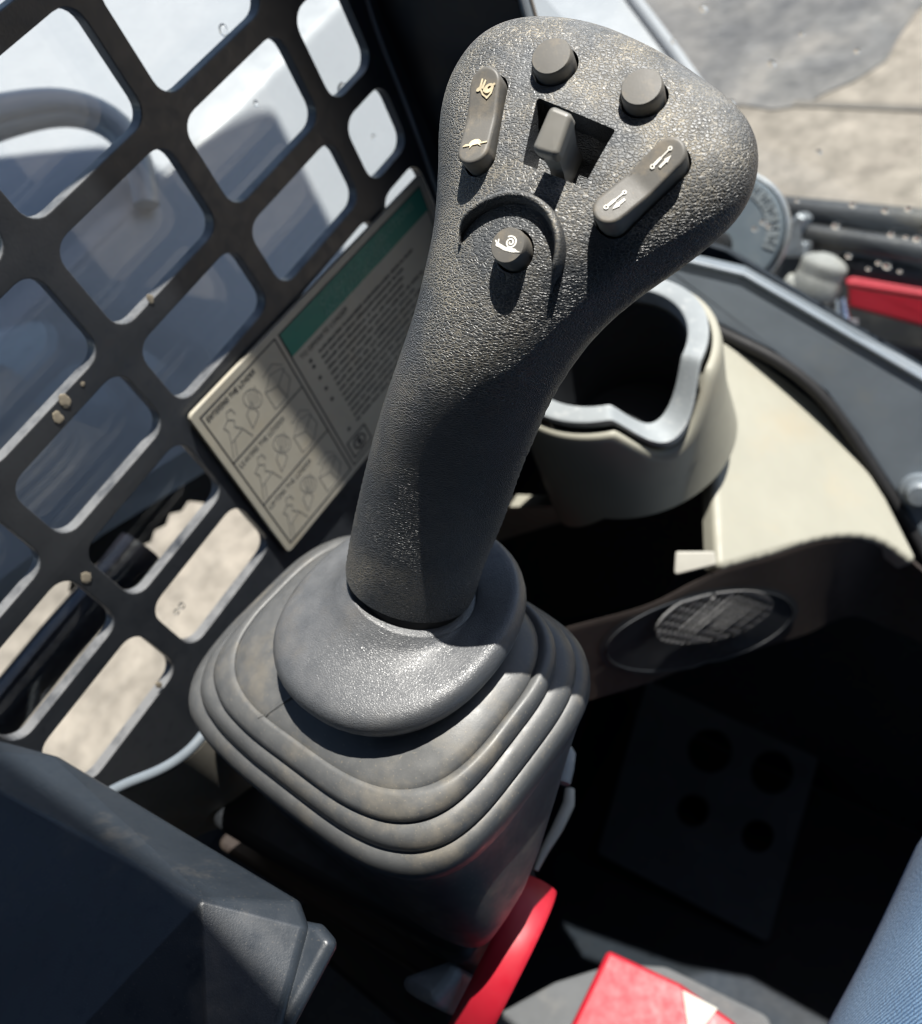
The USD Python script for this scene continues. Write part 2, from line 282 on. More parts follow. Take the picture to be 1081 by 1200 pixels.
M['denim'] = usdkit.material(stage, '/World/Looks/blue_denim', {
    'uv': ('uvmap', {'attribute': 'st'}), 'map': ('mapping', {'scale': (1, 1, 1), 'rotation': (0, 0, .75)}), 'w': ('wave_texture', {'wave_type': 'bands', 'bands_direction': 'x', 'profile': 'sine', 'scale': 230.0, 'distortion': 2.0, 'detail': 2.0, 'detail_scale': 2.0}),
    'geo': ('geometry', {}), 'n': ('noise_texture', {'scale': 900.0, 'detail': 4.0, 'roughness': .7}), 'n2': ('noise_texture', {'scale': 20.0, 'detail': 4.0}),
    'mx': ('mix', {'color1': (.04, .09, .18), 'color2': (.18, .29, .43)}), 'f': ('math', {'math_type': 'multiply'}), 'r2': ('map_range', {'from_min': .3, 'from_max': .7, 'to_min': .3, 'to_max': 1.2}),
    'b': ('bump', {'distance': .0004}), 'p': ('principled_bsdf', {'roughness': .9, 'specular_ior_level': .15, 'sheen_weight': .1})},
    [('uv.UV', 'map.vector'), ('map.vector', 'w.vector'), ('geo.position', 'n.vector'), ('geo.position', 'n2.vector'), ('n2.fac', 'r2.value'), ('w.fac', 'f.value1'), ('n.fac', 'b.height'), ('r2.result', 'f.value2'), ('f.value', 'mx.fac'), ('mx.color', 'p.base_color'), ('b.normal', 'p.normal')], surface='p.BSDF')

#@@ SETTING
GZ = -1.35
setting('ground', trimesh.Trimesh([[-60, -60, GZ], [60, -60, GZ], [60, 60, GZ], [-60, 60, GZ]], [[0, 1, 2], [0, 2, 3]], process=False), M['ground'], smooth=False)
wet = [(640, -60), (1160, -60), (1075, 12), (1052, 45), (1040, 70), (1000, 95), (968, 108), (945, 122), (905, 128), (870, 122), (800, 140), (700, 150)]
wp = [on(p, Z(GZ + .004)) for p in wet]
wpoly = rounded(Polygon([(p[0], p[1]) for p in wp]), .04)
setting('wet_ground', trimesh.Trimesh(*[a for a in (lambda m: (m.vertices, m.faces))(prism(wpoly, .001, 0, z0=GZ + .003))], process=False), M['wet'], smooth=False)
j0, j1 = on((930, 122), Z(GZ)), on((1120, 130), Z(GZ))
jd = unit(j1 - j0); jn = np.array([-jd[1], jd[0], 0]) * .012
setting('pavement_joint', slab([j0 + jn, j1 + jn, j1 - jn, j0 - jn] + np.array([0, 0, .0045]), (0, 0, 1), .003, 0, 0), M['joint'], smooth=False)

#@@ JOYSTICK
# --- grip: a rounded solid grown from its outline; MID gives how deep its middle lies
out_px = [(398, 735), (403, 685), (412, 630), (425, 570), (440, 510), (455, 460), (472, 410), (488, 360), (500, 310), (508, 270), (512, 230), (514, 190), (515, 150), (519, 120), (528, 92), (543, 66), (565, 44), (592, 31), (622, 26), (655, 27), (700, 36),
          (745, 54), (790, 78), (830, 105), (860, 130), (877, 152), (886, 180), (885, 210), (875, 240), (857, 265), (830, 290), (795, 317), (755, 345), (715, 378), (685, 410), (660, 445), (640, 480), (625, 515), (612, 545), (598, 585), (583, 625), (568, 660), (558, 690), (546, 735), (530, 775), (470, 790), (410, 775)]
mids = np.array([(480, 760, .291), (480, 715, .281), (505, 610, .260), (530, 520, .2395), (555, 440, .2225), (580, 380, .2135), (612, 315, .2065), (700, 180, .203), (520, 150, .216), (880, 180, .191), (680, 40, .208), (545, 70, .217), (830, 270, .194), (800, 100, .199), (520, 250, .216), (720, 330, .202), (420, 600, .2635), (590, 620, .2615)], float)
def camxy(px, d): return np.array([(px[0] - 540.5) / FOC * d, (px[1] - 600) / FOC * d])
rb_px = RBFInterpolator(mids[:, :2], mids[:, 2], kernel='thin_plate_spline', smoothing=50)
mid_xy = np.array([camxy(m[:2], m[2]) for m in mids])
rb = RBFInterpolator(mid_xy * 1000, mids[:, 2], kernel='thin_plate_spline', smoothing=5)
O = np.array([camxy(p, rb_px([p])[0]) for p in out_px])
s = np.r_[0, np.cumsum(np.linalg.norm(np.diff(np.vstack([O, O[:1]]), axis=0), axis=1))]
Os = CubicSpline(s, np.vstack([O, O[:1]]), bc_type='periodic')(np.linspace(0, s[-1], 900, endpoint=False))
H = .0005; x0, y0 = Os.min(0) - .006; x1, y1 = Os.max(0) + .006
gx, gy = np.arange(x0, x1, H), np.arange(y0, y1, H)
GX, GY = np.meshgrid(gx, gy, indexing='ij'); pts = np.c_[GX.ravel(), GY.ravel()]
dense = CubicSpline(s, np.vstack([O, O[:1]]), bc_type='periodic')(np.linspace(0, s[-1], 8000, endpoint=False))
dist = cKDTree(dense).query(pts)[0]; inside = shapely.contains_xy(Polygon(Os), pts[:, 0], pts[:, 1])
D = np.where(inside, dist, -dist).reshape(GX.shape)
cg = rb(pts[::1] * 1000).reshape(GX.shape)
mask = D > -.0007
idx = -np.ones(mask.shape, int); idx[mask] = np.arange(mask.sum()); n = mask.sum()
depth_v = np.clip((GY - camxy((600, 330), .212)[1]) / .035, 0, 1); depth_v = depth_v * depth_v * (3 - 2 * depth_v)     # 0 head .. 1 shaft
Tm = .0145 + depth_v * .0105; ell = .0085 + depth_v * .002
k2 = 1 / ell ** 2
rows, cols, vals = [np.arange(n)], [np.arange(n)], [(4 / H ** 2 + k2[mask])]
for dx, dy in ((1, 0), (-1, 0), (0, 1), (0, -1)):
    nb = np.roll(idx, (-dx, -dy), (0, 1))[mask]; ok = nb >= 0
    rows.append(np.arange(n)[ok]); cols.append(nb[ok]); vals.append(np.full(ok.sum(), -1 / H ** 2))
A = sp.csr_matrix((np.concatenate(vals), (np.concatenate(rows), np.concatenate(cols))), (n, n))
u = np.zeros(mask.shape); u[mask] = spl.spsolve(A.tocsc(), (k2 * Tm ** 2)[mask]); u = gaussian_filter(u, 1.2)
# head: face rather flat, edges round; dent the middle of the face a little where the thumb rests
U = np.where(D > 0, u * D / (np.abs(D) + .0008), D * .02)
cl, ul = cg.tolist(), U.tolist(); nx_, ny_ = len(gx), len(gy)
def FN(x, y, z):
    a, b = (x - x0) / H, (y - y0) / H
    i, j = int(a), int(b)
    if i < 0 or j < 0 or i >= nx_ - 1 or j >= ny_ - 1: return -1e-3
    a -= i; b -= j
    w00, w10, w01, w11 = (1 - a) * (1 - b), a * (1 - b), (1 - a) * b, a * b
    uu = w00 * ul[i][j] + w10 * ul[i + 1][j] + w01 * ul[i][j + 1] + w11 * ul[i + 1][j + 1]
    cc = w00 * cl[i][j] + w10 * cl[i + 1][j] + w01 * cl[i][j + 1] + w11 * cl[i + 1][j + 1]
    dz = z - cc
    return uu - dz * dz
EDGE = .0013
g_m = m3.Manifold.level_set(FN, [x0, y0, .165, x1, y1, .315], EDGE, 0.0, -1)
tm = unman(g_m)
NECK = at((480, 700), .281)
BR = Rot.from_euler('xyz', [-.1216, -.0332, -.0793]).as_matrix(); BO = np.array([.1162, .0203, -.1300]); BAX = BR[:, 2]
stick_ax = unit(at((530, 520), .2395) - at((480, 715), .281))
def face(px):                       # first point of the grip's surface on a line of sight, and the head's normal
    r = np.array([(px[0] - 540.5) / FOC, (px[1] - 600) / FOC, 1.0])
    for t in np.arange(.15, .3, .0001):
        if FN(*(r * t)) > 0: break
    return CAM + RM.T @ (r * t)
def face_n(px, e=14):
    a, b, c, d = face((px[0] - e, px[1])), face((px[0] + e, px[1])), face((px[0], px[1] - e)), face((px[0], px[1] + e))
    nn = unit(np.cross(b - a, d - c)); return nn if np.dot(nn, CAM - a) > 0 else -nn
HN = unit(RM.T @ np.array([-.35, -.15, -.92]))
tm.vertices = tm.vertices @ RM + CAM
grip = man(tm)
RIM = face((484, 729))
pn = stick_ax; grip = grip.trim_by_plane([float(v) for v in pn], float(np.dot(pn, RIM)))
js = thing('joystick', 'black control joystick with buttons on its head and a ribbed rubber boot', 'joystick', BO - BAX * .07)
# sockets and the square recess are cut into the head
def stadium(p1, p2, r): return LineString([p1, p2]).buffer(r, quad_segs=12)
cuts = []
def button_frame(px, h, nrm=None, u=None):
    """frame whose origin is the cap's centre seen at px, standing h proud of the face"""
    nn = HN if nrm is None else nrm
    f0 = face(px); q = on(px, (f0 + nn * h, nn))
    return frame(q, nn, RM[0] if u is None else u)
ROUND = [((646, 65), 24.5, .0036, 'push_button'), ((752, 101), 25.0, .0040, 'push_button'), ((595, 287), 22.0, .0036, 'horn_button')]
parts_later = []
for (px, r, h, nm) in ROUND:
    nb = unit(HN * .7 + face_n((px[0] + 8, px[1] + 12)) * .3) if nm == 'push_button' else unit(HN * .6 + face_n((px[0], px[1] + 5), 25) * .4)
    T = button_frame(px, h, nb); rr = np.linalg.norm(at((px[0] + r, px[1]), 1) - at(px, 1)) * np.dot(T[:3, 3] - CAM, RM[2])
    cuts.append(moved(trimesh.creation.cylinder(rr * 1.17, .014, sections=40), T @ trimesh.transformations.translation_matrix([0, 0, -h - .004])))
    cap_ = revolve([(rr * 1.02, -h - .008), (rr * 1.02, -.0012), (rr * .99, -.0004), (rr * .93, 0.0), (rr * .5, .0001)], T, 48)
    parts_later.append((nm, cap_, T, rr))
ROCK = [((569, 98), (555, 175), 18.5, .0032, (1, 0)), ((784, 181), (715, 244), 19.5, .0034, (1, 0))]
rock_later = []
for (a, b, r, h, _) in ROCK:
    mid = ((a[0] + b[0]) / 2, (a[1] + b[1]) / 2); nn = HN
    nn = unit(HN * .75 + face_n(mid, 30) * .25); f0 = face(mid); pl = (f0 + nn * h, nn)
    A3, B3 = on(a, pl), on(b, pl); T = frame((A3 + B3) / 2, nn, A3 - B3); L = np.linalg.norm(A3 - B3) / 2
    rr = r / FOC * np.dot(T[:3, 3] - CAM, RM[2])
    so = stadium((-L, 0), (L, 0), rr * 1.22)
    cuts.append(moved(prism(so, .014, 0, z0=-h - .010), T))
    st = stadium((-L, 0), (L, 0), rr * 1.06)
    pr = prism(st, h + .007, .0008, 4, z0=-h - .007)
    sub = man(pr).refine_to_length(.0012); pr = unman(sub)
    top = pr.vertices[:, 2] > -.002                    # both ends stand up a little: a shallow V
    pr.vertices[:, 2] += np.where(pr.vertices[:, 2] > -h - .003, (np.abs(pr.vertices[:, 0]) / L - .55) * .0011, 0)
    rock_later.append((moved(pr, T), T, L, rr))
RC = [(630, 114), (722, 152), (684, 220), (613, 192)]
rpl = (face((650, 215)) + HN * 0, HN)
rc3 = np.array([on(p, (face(p), HN)) for p in RC]); rcen = rc3.mean(0)
TR = frame(rcen, HN, rc3[1] - rc3[0]); IR = np.linalg.inv(TR)
rcp = rounded(Polygon((rc3 @ IR[:3, :3].T + IR[:3, 3])[:, :2]), .0006)
cuts.append(moved(prism(rcp, .022, 0, z0=-.0085), TR))
for c in cuts: grip = grip - man(c)
part(js, 'grip', unman(grip), M['grip'], smooth=42)
gap = revolve([(.0176, -.012), (.0176, .004)], frame(NECK + stick_ax * (np.dot(RIM - NECK, stick_ax) - .0035), stick_ax))
for (nm, mesh, T, rr) in parts_later:
    bp = part(js, nm, mesh, M['button'], smooth=30, label='round button with a white snail symbol' if nm == 'horn_button' else None)
    if nm == 'horn_button':
        th = np.linspace(.6, 3.9 * math.pi, 80); q_ = .045 + .30 * (th / th[-1])
        spiral = LineString(np.c_[.20 + q_ * np.cos(th + 2.2), .10 + q_ * np.sin(th + 2.2)]).buffer(.042)
        body = unary_union([LineString([(-.56, .10), (-.40, .0), (-.15, -.18), (.15, -.30), (.40, -.38)]).buffer(.10, quad_segs=4), Polygon([(.36, -.30), (.38, -.46), (.74, -.52)]), Point(-.54, .10).buffer(.11), LineString([(-.58, .15), (-.66, .34)]).buffer(.032), LineString([(-.52, .18), (-.48, .37)]).buffer(.032)])
        body = shapely.affinity.scale(unary_union([body, spiral]), rr, rr, origin=(0, 0)); spiral = body
        sym = unary_union([body, spiral])
        sm = cat(*[prism(q, .00015, 0, z0=.00005) for q in getattr(sym, 'geoms', [sym])])
        part(bp, 'snail_symbol', moved(sm, T), M['ink'], smooth=False)
def ell_(cx, cy, a, b, rot=0): return shapely.affinity.rotate(shapely.affinity.scale(Point(cx, cy).buffer(1, quad_segs=10), a, b), rot, origin=(cx, cy))
def symbol(shape, T, cx, cy, ang, size, dz, tilt):
    sh = shapely.affinity.scale(shape, size, size, origin=(0, 0)); sh = shapely.affinity.rotate(sh, ang, origin=(0, 0), use_radians=True)
    ms = cat(*[prism(q, .00022, 0, z0=0) for q in getattr(sh, 'geoms', [sh])])
    ms.vertices = ms.vertices + [cx, cy, 0]
    ms.vertices[:, 2] += dz + (np.abs(ms.vertices[:, 0]) - abs(cx)) * tilt
    return moved(ms, T)
rabbit = unary_union([ell_(.32, -.02, .42, .30, 20).difference(ell_(.34, .02, .17, .09, 20)), ell_(.05, -.05, .2, .16, 30), ell_(-.44, .10, .24, .14, 20), Polygon([(-.44, .18), (-.18, .80), (-.08, .76), (-.26, .10)]), Polygon([(-.30, .12), (.08, .66), (.16, .58), (-.10, .04)]), LineString([(-.3, .0), (-.18, -.34), (.14, -.66)]).buffer(.055), LineString([(.62, -.12), (.48, -.40), (.12, -.68)]).buffer(.06), Point(.76, .16).buffer(.09)])
turtle = unary_union([ell_(0, .05, .5, .32).intersection(shapely.box(-1, -.08, 1, 1)), LineString([(-.95, -.05), (.95, -.05)]).buffer(.055), ell_(-.72, .0, .2, .1), Polygon([(-.4, -.08), (-.2, -.08), (-.45, -.34)]), Polygon([(.2, -.08), (.4, -.08), (.48, -.3)])])
def cyl_icon(sgn):
    rod = [LineString([(-.55, 0), (.05, 0)]).buffer(.10, cap_style='flat'), LineString([(.0, 0), (.72, 0)]).buffer(.045, cap_style='flat'), Point(-.72, 0).buffer(.17).difference(Point(-.72, 0).buffer(.085)), Point(.85, 0).buffer(.15).difference(Point(.85, 0).buffer(.075))]
    a = -.42
    arr = [LineString([(-.45, a), (.15, a)]).buffer(.09, cap_style='flat'), Polygon([(.1, a + .17), (.1, a - .17), (.62, a)])]
    if sgn < 0: arr = [shapely.affinity.scale(q, -1, 1, origin=(.05, a)) for q in arr]
    return unary_union(rod + arr)
for k, (mesh, T, L, rr) in enumerate(rock_later):
    rp = part(js, 'rocker_switch', mesh, M['button'], smooth=30, label='rocker switch with a rabbit and a turtle symbol' if k == 0 else 'rocker switch with cylinder and arrow symbols')
    tilt = .0011 / L; dz = lambda cx: (abs(cx) / L - .55) * .0011 + .00003
    ax_img = math.atan2(np.dot(T[:3, 0], -RM[1]), np.dot(T[:3, 0], RM[0]))   # where the rocker's length points in its own plane
    if k == 0:
        part(rp, 'rabbit_symbol', symbol(rabbit, T, L * .80, -rr * .10, -ax_img, rr * .88, dz(L * .80), tilt), M['ink_dusty'], smooth=False)
        part(rp, 'turtle_symbol', symbol(turtle, T, -L * .86, -rr * .12, -ax_img, rr * .82, dz(L * .86), tilt), M['ink_dusty'], smooth=False)
    else:
        part(rp, 'cylinder_symbol', symbol(cyl_icon(1), T, L * .78, rr * .12, 0, rr * .88, dz(L * .78), tilt), M['ink'], smooth=False)
        part(rp, 'cylinder_symbol', symbol(cyl_icon(-1), T, -L * .78, rr * .12, 0, rr * .88, dz(L * .78), tilt), M['ink'], smooth=False)
# recess floor is part of the grip; the thumb paddle stands in it
PH = .0105
pcap = np.array([on(p, (face((660, 235)) * 0 + rcen + HN * PH, unit(HN + RM[1] * .12))) for p in [(645, 121), (671, 132), (652, 184), (622, 174)]])
pn_ = unit(np.cross(pcap[1] - pcap[0], pcap[3] - pcap[0])); pn_ = pn_ if np.dot(pn_, HN) > 0 else -pn_
pad = slab(pcap, pn_, .0034, .0012, .0011)
pc = pcap.mean(0); a_ = unit(pcap[3] - pcap[0]); b_ = unit(np.cross(pn_, a_))
wl = np.linalg.norm(pcap[1] - pcap[0]) * .5
foot = rcen - HN * .008 + unit(pcap[3] - pcap[0]) * .0025
def rect(c, a, b, ha, hb): return [c + a * ha + b * hb, c - a * ha + b * hb, c - a * ha - b * hb, c + a * ha - b * hb]
stem = loft([rect(foot, a_, b_, .0040, wl * .62), rect(foot * .5 + pc * .5 - pn_ * .002, a_, b_, .0032, wl * .66), rect(pc - pn_ * .004, a_, b_, .0036, wl * .8)])
pp = part(js, 'thumb_paddle', pad, M['paddle'], smooth=35)
part(pp, 'stem', stem, M['paddle'], smooth=20)
ridge_px = [(540, 288), (543, 272), (553, 256), (570, 243), (590, 235), (608, 233), (627, 238), (643, 250), (653, 267), (658, 288), (656, 310), (650, 330), (646, 345)]
rpts = spline([face(p) + HN * .0006 for p in ridge_px], 44)
kk = np.linspace(0, 1, 44); rad = .00115 * np.clip(np.minimum(kk, 1 - kk) * 7, .25, 1)
part(js, 'guard_ridge', tube(rpts, rad, 12, True, flat=(HN, 2.1)), M['grip'], smooth=50)
# --- neck, collar, boot
neck_px = at((478, 712), .278)
TC = frame(BO + BAX * .022 + BR[:, 0] * .006 + BR[:, 1] * .004, BAX, BR[:, 0])
# the collar leans with the stick: loft rings from the stick's axis down to the boot
ctop = NECK - stick_ax * .004; cbot = TC[:3, 3]
def ring3(c, n, r, k=56, ex=2.0, u=None):
    T = frame(c, n, BR[:, 0]); th = np.linspace(0, 2 * math.pi, k, endpoint=False); cc, ss = np.cos(th), np.sin(th)
    x = r * np.sign(cc) * np.abs(cc) ** (2 / ex); y = r * np.sign(ss) * np.abs(ss) ** (2 / ex)
    return np.c_[x, y, 0 * x] @ T[:3, :3].T + T[:3, 3]
col = []
CC = BO + BR @ np.array([.0183, .0104, .0392])
ctop = NECK + stick_ax * (np.dot(RIM - NECK, stick_ax) - .0035)
for f, r, dz in ((1.0, .0192, .0005), (1.0, .0199, -.001), (.86, .0204, 0), (.70, .0212, 0), (.54, .0226, 0), (.40, .0249, 0), (.28, .0281, 0), (.18, .0316, 0), (.10, .0348, -.0003), (.04, .0371, -.0010), (.0, .0386, -.0028), (.0, .0393, -.0058), (.0, .0392, -.0088), (.0, .0382, -.0118), (.0, .0362, -.0142)):
    c = ctop * f + CC * (1 - f) + BAX * dz * .78
    col.append(ring3(c, unit(stick_ax * f + BAX * (1 - f)), r, ex=2.0 + .25 * (1 - f)))
col = col[::-1]
part(js, 'collar', loft(col, True), M['collar'], smooth=60)
part(js, 'neck', gap, M['dark_gap'])
def sring(sc, h, ex=3.7, k=120, lx=0.0, ly=0.0):
    th = np.linspace(0, 2 * math.pi, k, endpoint=False) + .001; cc, ss = np.cos(th), np.sin(th)
    x = .0706 * sc * np.sign(cc) * np.abs(cc) ** (2 / ex) + lx; y = .0513 * sc * np.sign(ss) * np.abs(ss) ** (2 / ex) + ly
    if h < -.011: y = -.049 + (y + .049) * (1 - .62 * min(1, (-h - .011) / .055))
    return np.c_[x, y, np.full(k, h)] @ BR.T + BO
rib = lambda s0, s1, h0, h1: [(s0 + (s1 - s0) * a, h0 + (h1 - h0) * b) for a, b in ((.12, -.22), (.40, -.16), (.70, .06), (.90, .33), (1.0, .62), (.97, .85), (.86, 1.0))]
prof = [(.44, .0275), (.54, .0264), (.62, .0248), (.69, .0228), (.730, .0208), (.740, .0192)]
prof += rib(.742, .826, .0190, .0128) + rib(.806, .914, .0122, .0050) + rib(.892, 1.002, .0044, -.0042)
prof += [(.975, -.0080), (.958, -.011), (.955, -.020), (.955, -.034), (.95, -.048), (.93, -.058), (.89, -.066), (.80, -.072), (.5, -.075), (.3, -.0755)]
def bring(sc, h):
    return sring(sc, h, np.interp(sc, [.44, .70, .85], [2.2, 3.0, 3.7]), lx=.0135 * np.interp(h, [-.06, 0, .006, .016, .0275], [-.25, .05, .33, .58, 1.0]), ly=.0075 * np.interp(h, [0, .016, .0275], [0, .1, 1.0]))
rings = []
for sc, h in prof:
    rings.append(bring(sc, h))
# the ribs are not quite even: the rubber sags a little
bm = loft(rings[::-1], True)
wob = meshkit.fbm(bm.vertices * 38, 3, 11) - .5; bm.vertices = bm.vertices + (bm.vertices - BO - BAX * np.dot(bm.vertices - BO, BAX)[:, None]) * (wob * .022)[:, None] + BAX * (wob * .0012)[:, None]
bt = part(js, 'boot', bm, M['rubber'], smooth=50)
seam = []
for (sc, h) in [p for p in prof if .0188 < p[1] < .0266]:
    seam.append(bring(sc, h)[87])
part(bt, 'seam', tube(np.array(seam), .0006, 8), M['rubber'], smooth=60)

#@@ WINDOW
P_, U_ = .068, np.array([.051, 0.0, -.0469, -.0868, -.1302, -.1716])
hb = .0047
outer = shapely.box(-.42, -.225, .2535, .42)
holes = []
zz = list(U_[::-1]) + [.104, .158, .213, .268, .323, .378]
zz = sorted(zz)
for j in range(-6, 4):
    ya, yb = j * P_ + hb, min((j + 1) * P_ - hb, .2385)
    for za, zb in zip(zz[:-1], zz[1:]):
        holes.append(rounded(shapely.box(ya, za + hb * .95, yb, zb - hb * .95), .0075))
for j in range(-6, 0):                                         # the lowest row stops at the solid foot of the screen
    pass
plate = outer
for h in holes: plate = plate.difference(h)
TW = np.eye(4); TW[:3, 0] = (0, 1, 0); TW[:3, 1] = (0, 0, 1); TW[:3, 2] = (1, 0, 0)
ws = thing('window_screen', 'black steel side window guard with rounded rectangular cut-outs', 'window guard', (0, -.08, -.225))
part(ws, 'guard_plate', moved(prism(plate, .0052, .0006, 2, z0=-.0052), TW), M['screen'], smooth=40)
tr = [on((420, -40), X(.001)), on((430, 0), X(.001)), on((470, 108), X(.001)), on((515, 232), X(.001)), on((560, 360), X(.001))]
part(ws, 'edge_trim', tube(spline(tr, 20), .0011, 8), M['frame_grey'])
for (px, r) in (((76, 470), .0018), ((68, 489), .0016), ((101, 677), .0017), ((176, 350), .0012), ((186, 803), .0012), ((97, 450), .0007)):
    c = on(px, X(.0002)); sp_ = trimesh.creation.icosphere(2, r); sp_.vertices *= (.55 + .9 * meshkit.fbm(sp_.vertices * 900 + px[0], 3, 3))[:, None]; sp_.vertices *= [.14, 1.15, 1.5]; sp_.vertices += c
    part(ws, 'mud_spot', sp_, M['weld'], smooth=True)
wn = thing('side_window', 'clear side window pane with a few water drops behind the black guard', 'window', (-.014, -.1, -.25))
part(wn, 'pane', box((-.0165, -.45, -.24), (-.0125, .258, .42), .0005), M['pane'], smooth=False)
for (px, r) in (((403, 108), .0035), ((438, 160), .0012), ((392, 150), .0012), ((300, 121), .0012), ((213, 710), .0016), ((207, 717), .0014), ((262, 35), .002)):
    c = on(px, X(-.0125)); sp_ = trimesh.creation.icosphere(2, r); sp_.vertices *= [.35, 1, 1.2]; sp_.vertices += c
    part(wn, 'water_drop', sp_, M['drop'], smooth=True)

#@@ SIGN
sg = thing('instruction_sign', 'cream instruction sign with green header fixed to the window guard', 'sign', (.001, .15, -.18))
S0, S1, S3 = on((220, 489), X(.0022)), on((492, 204), X(.0022)), on((345, 637), X(.0022))
su = unit(S1 - S0); SW, SH = np.linalg.norm(S1 - S0), .0905
TS = frame(S0, (1, 0, 0), su)                                 # x along the text, y up
def sgp(poly, mat_, name, h=.0003, z=.0, parent=None, r=0.0, **k):
    p = rounded(poly, r) if r else poly
    return part(parent or sg, name, moved(prism(p, h, 0, z0=z), TS), M[mat_], smooth=False, **k)
bd = part(sg, 'sign_plate', moved(prism(rounded(shapely.box(0, -SH, SW, 0), .0025), .002, .0004, 2, z0=-.0012), TS), M['sign'])
DX = .053                                                    # where the picture column ends
def frame_line(b, w, name='border'): sgp(shapely.box(*b).difference(shapely.box(b[0] + w, b[1] + w, b[2] - w, b[3] - w)), 'print', name, .00012, .0008)
frame_line((.0035, -SH + .0035, DX - .001, -.0035), .0007)
frame_line((DX + .001, -SH + .0035, SW - .0035, -.0035), .0007)
hh = (SH - .007) / 3
for k in (1, 2): sgp(shapely.box(.0035, -.0035 - hh * k - .0003, DX - .001, -.0035 - hh * k + .0003), 'print', 'border', .00012, .0008)
sgp(shapely.box(DX + .0018, -.0165, SW - .0042, -.0042), 'green', 'header_band', .0002, .0008)
def text(t, x, y, h, mat_, w=None, z=.00105, name='lettering'):
    m = meshkit.text_mesh(t, h, .0001, False); 
    if w: m.vertices[:, 0] *= w / m.extents[0]
    m.vertices += [x, y, z]
    part(sg, name, moved(m, TS), M[mat_], smooth=False)
text('OPERATING INSTRUCTIONS', DX + .027, -.0098, .0036, 'print_pale', .072)
text('AND SAFETY NOTES', DX + .027, -.0151, .0036, 'print_pale', .05)
text('TO OPERATE LOADER', DX + .005, -.0215, .0024, 'print', .034, .0009)
r2 = random.Random(3)
yy = -.0262; rows_ = []
while yy > -SH + .020:
    ind = DX + .015
    if r2.random() < .42: rows_.append(shapely.box(DX + .008, yy, DX + .0098, yy + .0016))
    xx = ind; xe = ind + r2.uniform(.05, .088)
    while xx < xe:
        w = r2.uniform(.0025, .0085); k = 0.0
        while k < w:                                         # letters too small to read
            lw = r2.uniform(.0006, .0011); rows_.append(shapely.box(xx + k, yy, xx + k + lw, yy + r2.uniform(.0011, .0017))); k += lw + .0003
        xx += w + .0012
    yy -= .00335
part(sg, 'small_print', moved(cat(*[prism(b, .0001, 0, z0=.0008) for b in rows_]), TS), M['print'], smooth=False, kind='stuff')
frame_line((DX + .0035, -SH + .006, DX + .018, -SH + .0165), .0008)
sgp(unary_union([ell_(DX + .0108, -SH + .0112, .0045, .0036).difference(ell_(DX + .0108, -SH + .0112, .0034, .0025)), shapely.box(DX + .0095, -SH + .0095, DX + .012, -SH + .013)]), 'print', 'book_symbol', .00012, .0008)
def sketch(ox, oy, seed, dark):
    """a line drawing of a step, a machine side and a hand rail"""
    rr_ = random.Random(seed); g = []
    L_ = lambda pts, w=.00026: g.append(LineString([(ox + x, oy + y) for x, y in pts]).buffer(w))
    L_([(.004, -.017), (.006, -.012), (.005, -.009), (.0085, -.0075), (.011, -.010), (.0095, -.0125), (.012, -.016)]); L_([(.0085, -.0075), (.010, -.0045), (.0125, -.005), (.013, -.008)])
    L_([(.001, -.023), (.004, -.017), (.012, -.016), (.014, -.0225)]); L_([(.003, -.0235), (.006, -.0175)])
    L_([(.016, -.020), (.017, -.013), (.022, -.010), (.022, -.017), (.016, -.020)])
    L_([(.030, -.022), (.030, -.012), (.036, -.008), (.043, -.010), (.044, -.017), (.038, -.0225), (.030, -.022)]); L_([(.030, -.012), (.037, -.015), (.044, -.011)]); L_([(.037, -.015), (.038, -.0225)])
    L_([(.033, -.006), (.040, -.005), (.044, -.009)])
    c = ell_(ox + .0235, oy - .0095, .0042, .0055, 30)
    g.append(c if dark else c.difference(c.buffer(-.0005)))
    if not dark:
        for k in range(4): L_([(.0205 + k * .0016, -.013), (.0225 + k * .0016, -.006)])
    return unary_union(g)
for k, t in enumerate(('ENTERING THE LOADER', 'LEAVING THE LOADER', 'LIFTING THE LOADER')):
    oy = -.0035 - hh * k
    text(t, .0055, oy - .0044, .0023, 'print_grey' if k else 'print', .030, .0009)
    sk = sketch(.0045, oy - .003, k, False)
    part(sg, 'line_drawing', moved(cat(*[prism(q, .0001, 0, z0=.0008) for q in getattr(sk, 'geoms', [sk])]), TS), M['print_grey'], smooth=False)

#@@ CAB SHELL
# A-pillar, out-of-view roof and walls that darken the cab, lower wall
ap = thing('front_pillar', 'black upright front pillar of the cab between side guard and front window', 'pillar', (.02, .3, -.3))
part(ap, 'pillar_body', cat(box((-.004, .2535, -.190), (.070, .259, .95), .002), box((-.004, .2555, -.34), (.008, .259, -.1905), .001)), M['pillar'])
part(ap, 'pillar_seal', box((.0705, .2540, -.185), (.0722, .2585, .90), .0008), M['frame_grey'])
part(ap, 'outer_strip', box((.060, .2595, -.185), (.0715, .262, .90), .001), M['joint'])
rf = thing('cab_roof', 'unseen black cab roof placed to shade the armrest and dim the cab', 'roof', (.4, -.3, .8))
part(rf, 'roof_panel', box((-.06, -1.0, .78), (.95, .297, .83), .01), M['roof'])  # out of view; front edge placed to shade the armrest
bk = thing('cab_back_wall', 'unseen black back wall of the cab placed to darken the interior', 'wall', (.4, -1, -.6))
part(bk, 'wall_panel', box((-.06, -1.05, -1.12), (.95, -1.0, .78), .004), M['roof'], smooth=False)  # out of view, placed to keep skylight out of the cab
rw = thing('cab_side_wall', 'unseen black right wall of the cab placed to darken the interior', 'wall', (.9, -.3, -.6))
